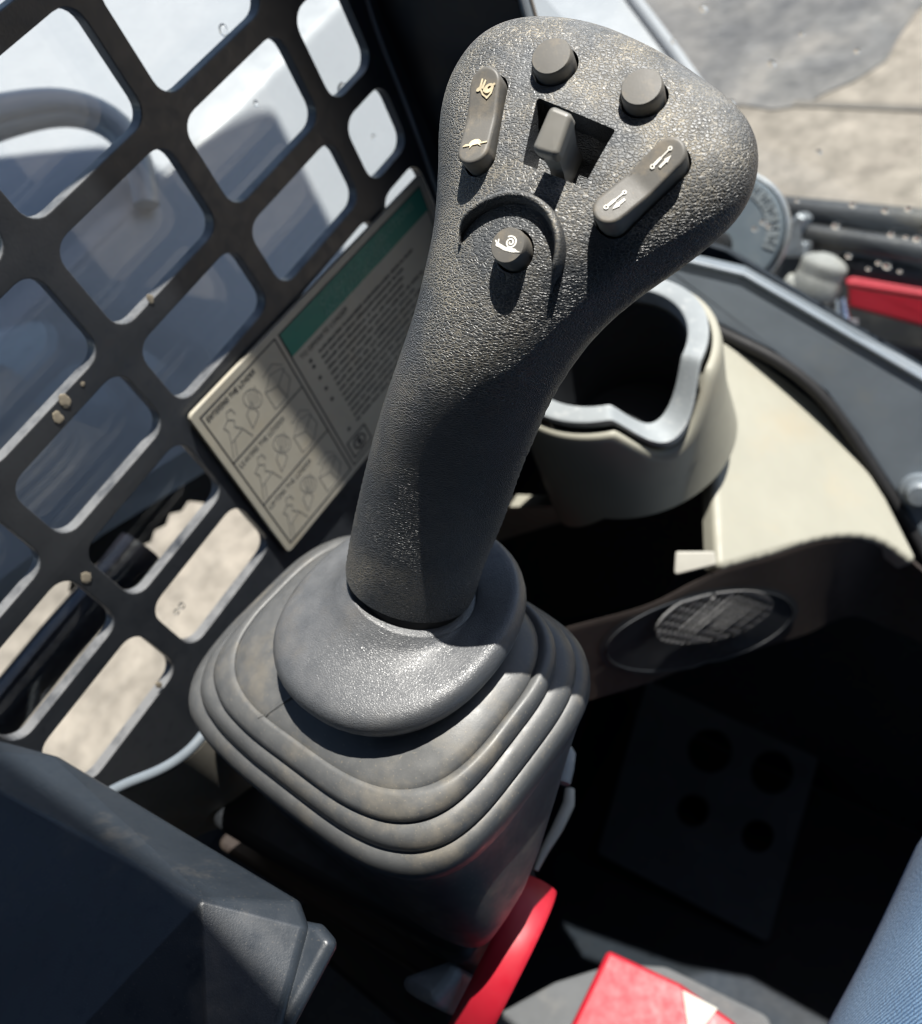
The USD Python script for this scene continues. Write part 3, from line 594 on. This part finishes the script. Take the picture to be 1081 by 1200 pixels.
part(rw, 'wall_panel', box((.90, -1.0, -1.12), (.95, .45, .78), .004), M['roof'], smooth=False)  # unseen, blocks skylight so the footwell stays dark
lw = thing('cab_lower_wall', 'black lower left wall of the cab below the window guard', 'wall', (-.02, -.1, -.62))
wsec = np.array([(-.006, -.2255), (-.17, -.47), (-.17, -1.12), (-.19, -1.12), (-.19, -.465), (-.024, -.2255)])
part(lw, 'wall_panel', loft([np.c_[wsec[:, 0], np.full(6, y), wsec[:, 1]] for y in (-1.0, .40)]), M['floor'], smooth=False)
setting('cab_floor', box((-.20, -1.0, -1.14), (.92, .44, -1.1), .002), M['floor'], smooth=False)
fw = thing('footwell_front', 'dark sheet metal front of the footwell under the window frame', 'panel', (.5, .4, -.62))
part(fw, 'front_sheet', slab([(-.19, .385, -1.1), (.92, .385, -1.1), (.92, .385, -.43), (.24, .385, -.42), (.18, .385, -.345), (.06, .385, -.272), (-.03, .385, -.25), (-.19, .385, -.46)], (0, -1, .05), .004, 0, .001), M['floor'])
plate_pl = (on((850, 950), Z(-1.03)), unit((.1, -.35, .93)))
fp_px = [(700, 1000), (760, 790), (965, 870), (900, 1105)]
hl = []
for (hx, hy, r) in ((832, 880, 26), (905, 905, 25), (812, 950, 19), (888, 980, 19)):
    hl.append([on((hx + r * math.cos(a), hy + r * math.sin(a)), plate_pl) for a in np.linspace(0, 2 * math.pi, 20, endpoint=False)])
ft = thing('foot_plate', 'dark foot plate with round holes on the shaded footwell floor', 'foot plate', on((830, 1000), plate_pl))
part(ft, 'perforated_plate', slab([on(p, plate_pl) for p in fp_px], plate_pl[1], .004, .006, .001, hl), M['foot_plate'])

#@@ ARM OUTSIDE
AP = (on((345, 225), X(-.20)), unit((.82, 0, .57)))
arm = thing('loader_arm', 'white loader arm outside the side window, half in shade', 'loader arm', on((250, 500), X(-.25)))
dn = unit(np.array([-AP[1][2] * -1, 0, -AP[1][0]]) * np.array([1, 1, 1]))   # down the side panel
fy = np.array([0, 1, 0])
crease = on((262, 140), AP); side_ = unit(np.array([AP[1][2], 0, -AP[1][0]]))
# cross-section in (x, z) from the far top edge over the crease, down the side, tucked under
_a, _b = on((10, 640), AP), on((255, 592), AP)
def arm_section(y):
    c = crease - fy * crease[1]
    LS = np.interp(y, [_a[1], _b[1]], [np.dot(_a - crease, side_), np.dot(_b - crease, side_)]) / .235
    tp = np.array([-.33, 0, .115]); side = unit(np.array([AP[1][2], 0, -AP[1][0]]))
    pts = [c + tp * 1.25 + np.array([-.05, 0, -.05]), c + tp, c + tp * .5, c + tp * .12 + np.array([0, 0, .004]), c + np.array([-.004, 0, .002]), c + side * .006, c + side * .10 * LS, c + side * .21 * LS, c + side * .235 * LS + np.array([-.01, 0, -.012]), c + side * .235 * LS + np.array([-.06, 0, -.03]), c + np.array([-.3, 0, -.2])]
    return np.array(pts) + fy * y
part(arm, 'arm_body', loft([arm_section(y) for y in np.linspace(-1.2, .60, 14)], True), M['white'], smooth=30)
lip = [on(p, (AP[0] + AP[1] * .008, AP[1])) for p in [(-120, 190), (-40, 150), (30, 130), (90, 128), (135, 148), (160, 185), (172, 240)]]
part(arm, 'curved_rib', tube(spline(lip, 30), np.linspace(.015, .008, 30), 18), M['white'], smooth=60)
fr_pl = (at((700, 20), .95), unit((.25, -.1, .95)))
part(arm, 'front_section', pslab([(560, 260), (540, -80), (728, -80), (742, 0), (792, 66), (850, 150), (760, 260)], fr_pl, .05, .01, .006), M['white'])
part(arm, 'front_edge', tube([on(p, fr_pl) + fr_pl[1] * .004 for p in [(690, -80), (741, -2), (792, 66), (850, 150)]], .006, 12), M['white'])
# unseen slab, outlined to throw the wanted shade on the arm
def back(px, z):
    q = on(px, AP); return q + SUN * ((z - q[2]) / SUN[2])
e1, e2, e3 = back((300, 128), .70), back((392, 310), .70), back((228, 161), .70)
TPL = (crease, np.cross(fy, np.array([-.33, 0, .115])))
def back2(px, z):
    q = on(px, TPL); return q + SUN * ((z - q[2]) / SUN[2])
rr_dir = unit(e1 - e3); rail = [e1, e2 + (e2 - e1) * .3, e2 + (e2 - e1) * .3 - fy * 1.2, back2((-90, 205), .70) - fy * .5, back2((-60, 200), .70), back2((30, 192), .70), back2((100, 188), .70), back2((148, 200), .70), back2((176, 216), .70), e3]
part(rf, 'side_rail', slab(rail, (0, 0, 1), .03, .002, .002), M['roof'])
flap_px = [(96, 668), (110, 620), (140, 580), (170, 550), (205, 535), (250, 540), (276, 570), (262, 596), (240, 590), (222, 588), (214, 600), (200, 603), (196, 616), (183, 622), (178, 636), (166, 640), (160, 655), (146, 664), (132, 690), (90, 700)]
fl = thing('rubber_guard', 'ragged black rubber guard hanging under the white loader arm', 'rubber guard', on((180, 620), X(-.30)))
part(fl, 'flap', pslab(flap_px, X(-.30), .012, .0015, .002), M['gasket'])
hs = thing('hydraulic_hose', 'glossy black hose running diagonally outside the lower window guard', 'hose', on((60, 780), X(-.12)))
part(hs, 'hose_body', tube([on(p, X(-.12)) for p in [(-60, 905), (0, 838), (70, 752), (140, 672), (165, 640)]], .0125, 20), M['hose'], smooth=60)
part(hs, 'protective_sleeve', tube([on(p, X(-.10)) for p in [(-60, 800), (0, 735), (45, 672), (60, 640)]], .004, 12), M['frame_grey'], smooth=60)

#@@ CONSOLE
co = thing('side_console', 'beige plastic corner console with cup holder, slot and speaker', 'console', (.1, .3, -.62))
P3 = (at((900, 400), .56), unit((.30, -.80, .52)))
pA, pB, pC = on((820, 376), P3), on((1045, 580), P3), at((842, 688), .50)
P1n = unit(np.cross(pB - pA, pC - pA)); P1n = P1n if P1n[2] > 0 else -P1n
P1 = (pA + P1n * .004, P1n)
FOLD = [tuple(p) for p in spline(np.array([(540, 772), (620, 748), (700, 726), (777, 702), (844, 668), (897, 653), (950, 636), (994, 629), (1032, 634), (1071, 660), (1110, 690)], float), 44)[::-1] if 778 < p[0] < 1092]
top_px = [(770, 330), (820, 384), (900, 425), (962, 472), (1003, 524), (1042, 585), *FOLD, (841, 664), (837, 575), (838, 500), (832, 430)]
part(co, 'top_panel', pslab(top_px, P1, .012, .004, .004), M['beige'])
# cup holder: ring on a level plane, with a notch in its side
ZC = -.208; cc_ = np.array([.0655, .2500, ZC]); CR = .0535
def az(px): q = on(px, Z(ZC)) - cc_; return math.atan2(q[1], q[0])
a_notch = az((800, 500))
def rimz(a): 
    d = (a - a_notch + math.pi) % (2 * math.pi) - math.pi
    w = d / (.62 if d > 0 else .46)
    return -.024 * (0.5 + 0.5 * math.cos(min(1, abs(w)) * math.pi)) ** .6
nth = 160; th = np.linspace(0, 2 * math.pi, nth, endpoint=False); dip = np.array([rimz(a) for a in th])
tong = np.clip(-dip / .024, 0, 1) ** 2 * .006
def cring(r, h, f=1.0):
    r = r + (tong if r > CR - .002 else 0)
    return np.c_[cc_[0] + r * np.cos(th), cc_[1] + r * np.sin(th), cc_[2] + h + dip * f]
ir = CR - .0105
lin = loft([cring(CR - .001, -.006), cring(CR, -.0035), cring(CR, -.001), cring(CR - .0012, 0), cring(ir + .0012, 0), cring(ir, -.001), cring(ir - .0005, -.010, 1)], False)
cl_ = part(co, 'cup_liner', lin, M['liner'], smooth=45)
part(co, 'cup_floor', revolve([(CR - .008, -.078), (CR - .008, -.074)], frame(cc_, (0, 0, 1))), M['dark'])
cr2 = CR + .004
hz_ = dip * 1.12 - .003
def hring(r, h, f): return np.c_[cc_[0] + r * np.cos(th), cc_[1] + r * np.sin(th), cc_[2] + h + hz_ * f]
hous = loft([np.c_[cc_[0] + (cr2 + .002) * np.cos(th), cc_[1] + (cr2 + .002) * np.sin(th), cc_[2] - .076 - .052 * np.clip(-np.cos(th - .2), 0, 1)], hring(cr2 + .000, -.045, .35), hring(cr2 + .0015, -.012, 1), hring(cr2 + .001, -.006, 1), hring(cr2 - .001, -.004, 1), hring(cr2 - .003, -.0045, 1), hring(cr2 - .004, -.009, 1), hring(cr2 - .004, -.03, 1)], False)
part(co, 'cup_housing', hous, M['beige'], smooth=45)
part(co, 'front_shelf', pslab([(540, 592), (650, 598), (735, 580), (720, 596), (640, 620), (540, 648)], Y(.2185), .012, .001, .003), M['beige'])
part(co, 'cup_wall', loft([np.c_[cc_[0] + (ir - .0005) * np.cos(th), cc_[1] + (ir - .0005) * np.sin(th), cc_[2] - .012 + dip], np.c_[cc_[0] + (ir - .003) * np.cos(th), cc_[1] + (ir - .003) * np.sin(th), np.full(nth, cc_[2] - .076)]], False), M['dark'], smooth=45)
# lower face: slot, tab, speaker
_f = on((1040, 640), P1) - on((842, 688), P1); P2n = unit(np.cross(_f, np.array([.03, -.10, -1.0]))); P2n = P2n if np.dot(P2n, CAM - pC) > 0 else -P2n; P2 = (on((842, 688), P1) - P2n * .008, P2n)
fold0 = [(540, 772), (620, 748), (700, 726), (777, 702), (844, 668), (897, 653), (950, 636), (994, 629), (1032, 634), (1071, 660), (1110, 690)]
fold = spline(np.array(fold0, float), 44)
lowb0 = [(540, 880), (620, 855), (690, 832), (780, 803), (850, 778), (900, 760), (950, 742), (1000, 722), (1040, 735), (1081, 752), (1120, 775)]
lowb = spline(np.array(lowb0, float), 44)
DV = unit((.03, -.10, -1.0)); FP = [on(p, (P1[0] - P1[1] * .0025, P1[1])) for p in fold]; strip = []
for k, (a, b) in enumerate(zip(FP, lowb)):
    tl = (np.roll(np.array(FP), -1, 0)[min(k, len(FP) - 2)] - FP[min(k, len(FP) - 2)]); nn = unit(np.cross(tl, DV)); nn = nn if np.dot(nn, CAM - a) > 0 else -nn
    q = on(b, (a, nn)); ln = np.dot(q - a, DV)
    strip.append([a, a + DV * .004 + nn * .001, a + DV * ln * .6, a + DV * ln, a + DV * ln - nn * .007, a + DV * .008 - nn * .007])
part(co, 'lower_panel', loft(strip, True), M['shaded_beige'], smooth=30)
_a, _b = FP[18], FP[26]; sn = unit(np.cross(_b - _a, DV)); sn = sn if np.dot(sn, CAM - _a) > 0 else -sn
P2 = (on((835, 670), (P1[0] - P1[1] * .0025, P1[1])), sn)
slot_px = [(540, 600), (620, 560), (720, 520), (832, 500), (836, 640), (800, 668), (780, 700), (700, 720), (540, 740)]
part(co, 'storage_slot', pslab(slot_px, Y(.268), .01, .003, .002), M['gasket'])
part(co, 'slot_tab', pslab([(792, 646), (838, 646), (840, 662), (790, 674)], (P2[0] + np.array([-.012, .006, .014]), unit((.3, -.4, .85))), .004, .0015, .001), M['offwhite'])
0 and part(co, 'front_lip', pslab([(770, 706), (836, 672), (850, 690), (838, 704), (776, 722)], (P2[0] + np.array([0, -.004, 0]), unit((.4, -.5, .75))), .006, .001, .002), M['beige'])
spk = P2[0] + P2[1] * .0045
oval = [(820 + 122 * math.cos(a) * math.cos(-.22) - 46 * math.sin(a) * math.sin(-.22), 735 + 122 * math.cos(a) * math.sin(-.22) + 46 * math.sin(a) * math.cos(-.22)) for a in np.linspace(0, 2 * math.pi, 40, endpoint=False)]
LP = loft(strip, True)
def onto(px, mesh, lift):
    o, d = CAM, ray(px); v, f = mesh.vertices, mesh.faces; a, b, c = v[f[:, 0]], v[f[:, 1]], v[f[:, 2]]
    h1, h2 = b - a, c - a; h = np.cross(d, h2); det = (h1 * h).sum(1); det = np.where(abs(det) < 1e-15, 1e-15, det); s_ = o - a; uu = (s_ * h).sum(1) / det; q_ = np.cross(s_, h1); ww = (q_ @ d) / det; tt = (h2 * q_).sum(1) / det
    k = (uu >= 0) & (ww >= 0) & (uu + ww <= 1) & (tt > 0)
    if not k.any(): return onto((px[0] * .93 + 818 * .07, px[1] * .93 + 738 * .07), mesh, lift)
    i = np.where(k)[0][np.argmin(tt[k])]; nn = unit(np.cross(h1[i], h2[i])); nn = nn if np.dot(nn, CAM - a[i]) > 0 else -nn
    return o + d * tt[i] + nn * lift
def oval_at(cx, cy, ra, rb_, k=40, rot=-.24): return [(cx + ra * math.cos(a) * math.cos(rot) - rb_ * math.sin(a) * math.sin(rot), cy + ra * math.cos(a) * math.sin(rot) + rb_ * math.sin(a) * math.cos(rot)) for a in np.linspace(0, 2 * math.pi, k, endpoint=False)]
_ov = oval_at
def oval_at(*a, **k): return [(x, float(np.clip(y, np.interp(x, *np.array(fold).T) + 7, np.interp(x, *np.array(lowb).T) - 6))) for x, y in _ov(*a, **k)]
o1, o2 = [onto(p, LP, .0008) for p in oval_at(818, 738, 120, 45)], [onto(p, LP, .0012) for p in oval_at(818, 738, 112, 40)]
sp1 = part(co, 'speaker_recess', loft([o1, o2, [onto(p, LP, .0009) for p in oval_at(822, 733, 80, 28)], [onto(p, LP, .0009) for p in oval_at(822, 733, 20, 8)]], True), M['dark'])
part(sp1, 'recess_rim', tube(np.array(o2 + o2[:1]), .0006, 8), M['dark'])
gl = oval_at(830, 717, 72, 27)
g3 = np.array([onto(p, LP, .003) for p in gl]); _n = np.linalg.svd(g3 - g3.mean(0))[2][2]; _n = _n if np.dot(_n, CAM - g3.mean(0)) > 0 else -_n; TG = frame(g3.mean(0) + _n * .001, _n, (1, .5, 0)); IG = np.linalg.inv(TG)
gp = Polygon((g3 @ IG[:3, :3].T + IG[:3, 3])[:, :2]); gh = []
mnx, mny, mxx, mxy = gp.bounds; st_ = .0058; row = 0; yv = mny
solid = gp
while yv < mxy:
    xv = mnx + (st_ / 2 if row % 2 else 0)
    while xv < mxx:
        if gp.buffer(-.0012).contains(Point(xv, yv)): gh.append(Point(xv, yv).buffer(.0021, quad_segs=3))
        xv += st_
    yv += st_ * .8; row += 1
solid = gp.difference(unary_union(gh))
gm_ = prism(solid, .0012, 0, z0=0)
smp = np.array([onto(p, LP, 0) for k in (.2, .45, .7, .95) for p in _ov(830, 717, 72 * k, 24 * k, 16)]) @ IG[:3, :3].T + IG[:3, 3]
quad = lambda x, y: np.c_[np.ones_like(x), x, y, x * x, x * y, y * y]
cf = np.linalg.lstsq(quad(smp[:, 0], smp[:, 1]), smp[:, 2], rcond=None)[0]
gm_.vertices[:, 2] += quad(gm_.vertices[:, 0], gm_.vertices[:, 1]) @ cf + .0042; gm_ = moved(gm_, TG)
part(sp1, 'speaker_grille', gm_, M['grille'], smooth=False)

part(co, 'left_trim', pslab([(388, 622), (404, 596), (424, 584), (446, 590), (430, 634)], Y(.13), .02, .004, .004), M['beige'])
#@@ FRONT FRAME
P3 = (at((900, 400), .56), unit((.30, -.80, .52)))
ff = thing('front_window_frame', 'grey painted front frame of the cab with black seal and bolt', 'window frame', at((950, 450), .58) + np.array([0, 0, -.1]))
fr_px = [(700, 250), (790, 300), (870, 318), (930, 352), (1000, 392), (1120, 462), (1120, 720), (1081, 640), (1045, 578), (1006, 518), (966, 464), (904, 416), (820, 373), (760, 330)]
part(ff, 'frame_rail', pslab(fr_px, P3, .02, .003, .004), M['frame_grey'])
part(ff, 'raised_edge', tube([on(p, P3) for p in [(780, 300), (872, 322), (932, 357), (1002, 398), (1130, 473)]], .0016, 12), M['frame_grey'])
part(ff, 'rubber_seal', tube(spline([on(p, (P3[0] + P3[1] * .002, P3[1])) for p in [(790, 352), (820, 376), (902, 418), (963, 465), (1003, 518), (1042, 578), (1086, 655)]], 30), .0038, 12), M['gasket'], smooth=60)
bc = on((1076, 574), P3); part(ff, 'bolt', revolve([(.011, 0), (.011, .003), (.009, .004), (.0075, .0045), (.0075, .009), (.006, .011), (.001, .0112)], frame(bc, P3[1]), 28), M['frame_grey'])
gw = thing('front_window', 'clear front window pane speckled with sunlit water drops', 'window', at((950, 250), .62))
PG = (at((900, 300), .60), unit((0.05, -1, .12)))
part(gw, 'pane', pslab([(560, -120), (1180, -120), (1180, 560), (1000, 400), (790, 300), (640, 240)], PG, .004, .002, .0005), M['pane'], smooth=False)
drops = [(825, 10), (895, 260), (902, 265), (885, 268), (1038, 247), (1065, 245), (980, 265), (935, 235), (1075, 280), (1030, 308), (1040, 312), (1055, 318), (995, 300), (858, 120), (905, 75), (1005, 60), (960, 178), (1018, 315), (1045, 275), (1000, 240), (940, 40), (790, 48), (1062, 278), (865, 318), (880, 312)]
for (px, py) in drops:
    c = on((px, py), (PG[0] + PG[1] * .0, PG[1])); sp_ = trimesh.creation.icosphere(2, r2.uniform(.0015, .003)); sp_.vertices = sp_.vertices @ np.diag([1, .4, 1]) + c
    part(gw, 'water_drop', sp_, M['drop'], smooth=True)

#@@ FRONT OUTSIDE
rc = thing('round_cover', 'round grey cover with raised lettering just outside the front window', 'cover', at((850, 275), .75))
PC = (at((850, 272), .75), unit((.12, -.72, .68)))
q0 = on((852, 272), PC); qr = np.linalg.norm(on((912, 292), PC) - q0)
part(rc, 'cover_disc', revolve([(qr * 1.0, -.03), (qr * 1.04, -.012), (qr * 1.04, -.004), (qr * 1.0, 0), (qr * .94, .001), (qr * .5, .0012)], frame(q0, PC[1]), 56), M['cap'])
part(rc, 'cover_rim', loft([np.c_[r * np.cos(th), r * np.sin(th), np.full(nth, h)] @ frame(q0, PC[1])[:3, :3].T + q0 for r, h in ((qr * 1.05, -.02), (qr * 1.10, -.012), (qr * 1.10, -.003), (qr * 1.06, -.001))], False), M['steel'])
for k in range(13):                                          # raised letters, too blurred to read
    a = -.35 + k * .145
    w_ = .0035 + (k % 3) * .001
    lt = prism(shapely.box(-w_ / 2, -.005, w_ / 2, .005).difference(shapely.box(-w_ / 4, -.0025, w_ / 4, .0025)) if k % 2 else shapely.box(-w_ / 3, -.005, w_ / 3, .005), .0012, 0)
    T = frame(q0, PC[1], RM[0]) @ trimesh.transformations.rotation_matrix(a, [0, 0, 1]) @ trimesh.transformations.translation_matrix([qr * .84, 0, .0008]) @ trimesh.transformations.rotation_matrix(-math.pi / 2, [0, 0, 1])
    part(rc, 'raised_letter', moved(lt, T), M['cap_print'], smooth=False)
part(rc, 'knob', revolve([(.012, 0), (.012, .012), (.010, .016), (.001, .017)], frame(on((842, 288), PC), PC[1]), 20), M['gasket'])
YF = 1.0
def fx(px, d=0.0): return on(px, ((0, YF + d, 0), unit((0, -.8, .6))))
PF = ((0, YF, fx((1000, 300))[2]), unit((0, -.8, .6)))
cp = thing('attachment_frame', 'black steel attachment coupler in front of the machine with crossbars', 'coupler', fx((1000, 420)))
def band(name, a, b, r, mat_, off=0.0, parent=cp, smooth=50):
    return part(parent, name, tube([on(a, (PF[0] + PF[1] * off, PF[1])), on(((a[0] + b[0]) / 2, (a[1] + b[1]) / 2), (PF[0] + PF[1] * off, PF[1])), on(b, (PF[0] + PF[1] * off, PF[1]))], r, 16), M[mat_], smooth)
part(cp, 'back_plate', pslab([(900, 236), (960, 238), (1140, 262), (1140, 560), (1000, 520), (880, 420), (870, 330)], (PF[0] - PF[1] * .06, PF[1]), .03, .004, .003), M['machine_black'])
band('crossbar', (915, 245), (1150, 268), .016, 'machine_black', .0)
band('crossbar', (930, 272), (1150, 305), .013, 'machine_black', .02)
band('lower_crossbar', (985, 312), (1150, 335), .018, 'machine_black', .0)
part(cp, 'side_bracket', pslab([(912, 250), (940, 246), (952, 300), (938, 330), (905, 330)], (PF[0] + PF[1] * .01, PF[1]), .03, .004, .004), M['machine_black'])
part(cp, 'step_plate', pslab([(1020, 400), (1140, 420), (1140, 540), (1040, 500)], (PF[0] - PF[1] * .02, PF[1]), .02, .01, .01), M['machine_black'])
rbm = thing('red_bar', 'bright red steel bar in front of the machine beside the grey fitting', 'bar', on((1040, 350), PF))
part(rbm, 'bar_body', pslab([(992, 329), (1000, 326), (1140, 352), (1140, 398), (1060, 378), (994, 360)], (PF[0] + PF[1] * .03, PF[1]), .05, .003, .004), M['red'])
part(rbm, 'bar_top', pslab([(991, 326), (1000, 323), (1140, 347), (1140, 357), (1060, 344), (992, 333)], (PF[0] + PF[1] * .034, unit((0, -.3, .95))), .006, .001, .002), M['red'])
ht = thing('hydraulic_fitting', 'dusty grey hydraulic elbow fitting outside the front window', 'fitting', on((950, 380), PF))
part(ht, 'elbow', tube(spline([on(p, (PF[0] + PF[1] * .06, PF[1])) for p in [(935, 385), (942, 362), (955, 335), (966, 312), (972, 298)]], 24), np.r_[np.linspace(.019, .025, 12), np.linspace(.025, .027, 9), .025, .019, .008], 22), M['fitting'], smooth=60)
part(ht, 'flange', tube([on(p, (PF[0] + PF[1] * .06, PF[1])) for p in [(952, 345), (957, 332), (961, 322)]], [.026, .029, .026], 20), M['fitting'], smooth=40)
part(ht, 'side_port', tube([on(p, (PF[0] + PF[1] * .07, PF[1])) for p in [(940, 340), (930, 334), (922, 330)]], [.012, .013, .011], 16), M['fitting'], smooth=40)
hc = thing('hose_coupling', 'shiny metal hose coupling below the red bar', 'coupling', on((988, 400), PF))
part(hc, 'coupling_body', tube([on(p, (PF[0] + PF[1] * .08, PF[1])) for p in [(985, 350), (988, 370), (989, 385), (989, 400), (989, 416)]], [.006, .007, .0125, .013, .011], 18), M['chrome'], smooth=40)
part(hc, 'hex_nut', tube([on(p, (PF[0] + PF[1] * .08, PF[1])) for p in [(988, 376), (989, 384)]], .016, 6), M['steel'], smooth=False)
h2 = thing('bracket_coupling', 'bright grey bracket beside the round cover outside the window', 'bracket', on((920, 300), PF))
part(h2, 'bracket_body', pslab([(920, 262), (936, 248), (944, 256), (930, 282), (946, 284), (944, 302), (918, 302)], (PF[0] + PF[1] * .05, PF[1]), .03, .003, .006), M['steel'])
hs2 = thing('coiled_hose', 'grey black hose bundle below the hydraulic fitting', 'hose', on((960, 390), PF))
for k in range(4):
    part(hs2, 'hose_loop', tube(spline([on(p, (PF[0] + PF[1] * .05, PF[1])) for p in [(935 + k * 6, 400 + k * 6), (955 + k * 5, 372 + k * 9), (978, 370 + k * 10), (985, 392 + k * 10)]], 14), .0055, 10), M['machine_black'] if k % 2 else M['fitting'], smooth=60)

#@@ ARMREST
ar = thing('armrest', 'black plastic armrest housing with rounded end in the lower left corner', 'armrest', (.05, -.15, -.3))
ZA = -.098
def za(px, h=0.0): return on(px, Z(ZA + h))
def hull(pts, r=.004):
    sp0 = trimesh.creation.icosphere(2, r).vertices
    return m3.Manifold.hull_points(np.vstack([sp0 + p for p in pts]).astype(np.float64))
top_ = [za(p, -.004) for p in [(-120, 880), (0, 934), (238, 1064), (70, 1205), (-80, 1400)]]
low_ = [za(p, -.021) for p in [(-120, 848), (0, 896), (40, 893), (62, 898), (340, 1068), (348, 1092), (318, 1200), (250, 1400), (-80, 1500)]]
bot_ = [p + np.array([-.075, -.045, -.12]) for p in low_]
part(ar, 'housing', unman(hull(top_ + low_ + bot_, .0035)), M['armrest'], smooth=50)
e_ = [za(p, -.024) for p in [(352, 1092), (372, 1096), (382, 1108), (330, 1190), (262, 1330), (225, 1330), (305, 1180)]]
part(ar, 'end_cap', unman(hull(e_ + [p + np.array([-.06, -.04, -.09]) for p in e_], .003)), M['armrest'], smooth=50)
sm_ = [za(p, -.0035) for p in [(-40, 960), (60, 985), (140, 1026), (196, 1058), (150, 1112), (60, 1180)]]
part(ar, 'parting_seam', tube(np.vstack([np.linspace(sm_[i], sm_[i + 1], 8, endpoint=False) for i in range(5)]), .0007, 8), M['armrest'])
brk = thing('curved_bracket', 'dusty curved metal bracket with rust behind the armrest', 'bracket', on((180, 930), Z(-.19)) - np.array([0, 0, .05]))
cv = spline([on(p, Z(-.165)) for p in [(240, 862), (215, 888), (180, 908), (150, 920), (126, 932), (90, 950)]], 26)
dnv = np.array([0, 0, -1.0])
sh = []
for k in range(26):
    t = unit(np.gradient(cv, axis=0)[k]); nb = unit(np.cross(t, [0, 0, 1]))
    hgt = .055
    sh.append([cv[k] + nb * .0022, cv[k] - nb * .0022, cv[k] - nb * .0022 + dnv * hgt, cv[k] + nb * .0022 + dnv * hgt])
part(brk, 'curved_sheet', loft(sh, True), M['rusty'], smooth=30)
part(brk, 'rim', tube(cv + [0, 0, .001], .0022, 12), M['frame_grey'], smooth=60)

#@@ TOWER
tw = thing('joystick_tower', 'dark plastic tower carrying the joystick above the cab floor', 'tower', (.12, .02, -.62))
def bz(px, z): return on(px, Z(z))
part(tw, 'upper_shell', slab([bz(p, -.205) for p in [(232, 958), (268, 930), (420, 850), (560, 900), (600, 1000), (545, 1128), (520, 1122)]], (0, 0, 1), .035, .006, .005), M['dark'])
part(tw, 'lower_shell', slab([bz(p, -.245) for p in [(250, 990), (290, 940), (420, 850), (560, 920), (570, 1020), (530, 1150), (500, 1150)]], (0, 0, 1), .06, .004, .003), M['shaded_beige'])
part(tw, 'base_ledge', slab([bz(p, -.30) for p in [(330, 1085), (400, 1000), (520, 1060), (530, 1200), (480, 1215)]], (0, 0, 1), .05, .004, .003), M['dark'])
part(tw, 'latch_block', slab([bz(p, -.212) for p in [(456, 1148), (530, 1122), (540, 1140), (508, 1178), (484, 1168)]], (0, 0, 1), .03, .003, .004), M['liner'])
part(tw, 'clip', tube([bz(p, -.20) for p in [(660, 918), (664, 900), (666, 884), (662, 874)]], [.0028, .003, .003, .002], 12, True), M['liner'], smooth=50)
part(tw, 'side_trim', tube([bz(p, -.22) for p in [(668, 925), (667, 942), (653, 972), (638, 998), (628, 1020)]], [.002, .0024, .0022, .0016, .001], 12), M['offwhite'], smooth=50)
part(tw, 'trim_edge', tube(spline([bz(p, -.31) for p in [(470, 1190), (500, 1188), (530, 1168), (556, 1140)]], 16), .005, 12), M['liner'], smooth=50)
rl = thing('red_lever', 'red flat lever curving down between joystick tower and floor', 'lever', bz((580, 1200), -.3))
lv = spline([bz((632, 1036), -.228), bz((612, 1084), -.215), bz((585, 1138), -.215), bz((557, 1193), -.225), bz((528, 1245), -.245)], 24)
part(rl, 'lever_blade', tube(lv, .0017, 16, True, flat=(unit(RM[0] * .88 + RM[1] * .40 - RM[2] * .25), 4.3)), M['red'], smooth=40)

#@@ FLOOR ITEMS
PM = Z(-.45)
fm = thing('floor_mat', 'grey rubber mat on a raised step at the bottom of the picture', 'mat', on((740, 1190), PM))
part(fm, 'mat_sheet', slab([on(p, PM) for p in [(560, 1200), (650, 1150), (720, 1128), (780, 1132), (900, 1190), (940, 1300), (520, 1300)]], (0, 0, 1), .02, .006, .003), M['mat'])
rbx = thing('red_box', 'red box with a cream stripe lying on the grey mat', 'box', on((750, 1180), PM))
PR = (on((750, 1160), Z(-.41)), unit((.12, .1, .98)))
part(rbx, 'box_body', pslab([(712, 1112), (798, 1152), (860, 1196), (980, 1330), (640, 1330), (668, 1202)], PR, .038, .003, .003), M['red'])
part(rbx, 'cream_stripe', pslab([(800, 1160), (842, 1182), (820, 1210), (812, 1260), (800, 1260), (806, 1200)], (PR[0] + PR[1] * .0012, PR[1]), .0008, .0005, .0002), M['offwhite'])
# operator's thigh and knee in jeans
pe = thing('person', 'seated person in blue jeans, only the left thigh in view', 'person', (.38, -.1, -.62))
hip, knee, ankle = np.array([.330, -.42, -.236]), np.array([.357, .13, -.256]), np.array([.43, .17, -.60])
path = np.vstack([hip + (knee - hip) * t for t in np.linspace(0, .9, 40)] + [spline([hip + (knee - hip) * .93, knee + [0, -.005, -.01], knee + [.005, .02, -.05], ankle], 24)])
rads = np.r_[np.linspace(.098, .078, 40), np.linspace(.075, .055, 24)]
tmp = tube(path, rads, 72, True)
vv = tmp.vertices; nz = meshkit.fbm(vv * [14, 9, 14], 3, 5); dirs = vv - np.vstack([np.repeat(path, 72, 0), path[:1], path[-1:]])
dirs /= np.linalg.norm(dirs, axis=1)[:, None] + 1e-9
tmp.vertices = vv + dirs * ((nz - .5) * .012)[:, None]
Lc = np.r_[0, np.cumsum(np.linalg.norm(np.diff(path, axis=0), axis=1))]
uv = np.vstack([np.c_[np.linspace(0, .52, 72), np.full(72, l)] for l in Lc] + [[[0, 0]], [[0, Lc[-1]]]])
jp = pe + '/jeans'
q = usdkit.mesh(stage, jp, trimesh.Trimesh(tmp.vertices - BASE[pe], tmp.faces, process=False), M['denim'], smooth=True, uv=uv)
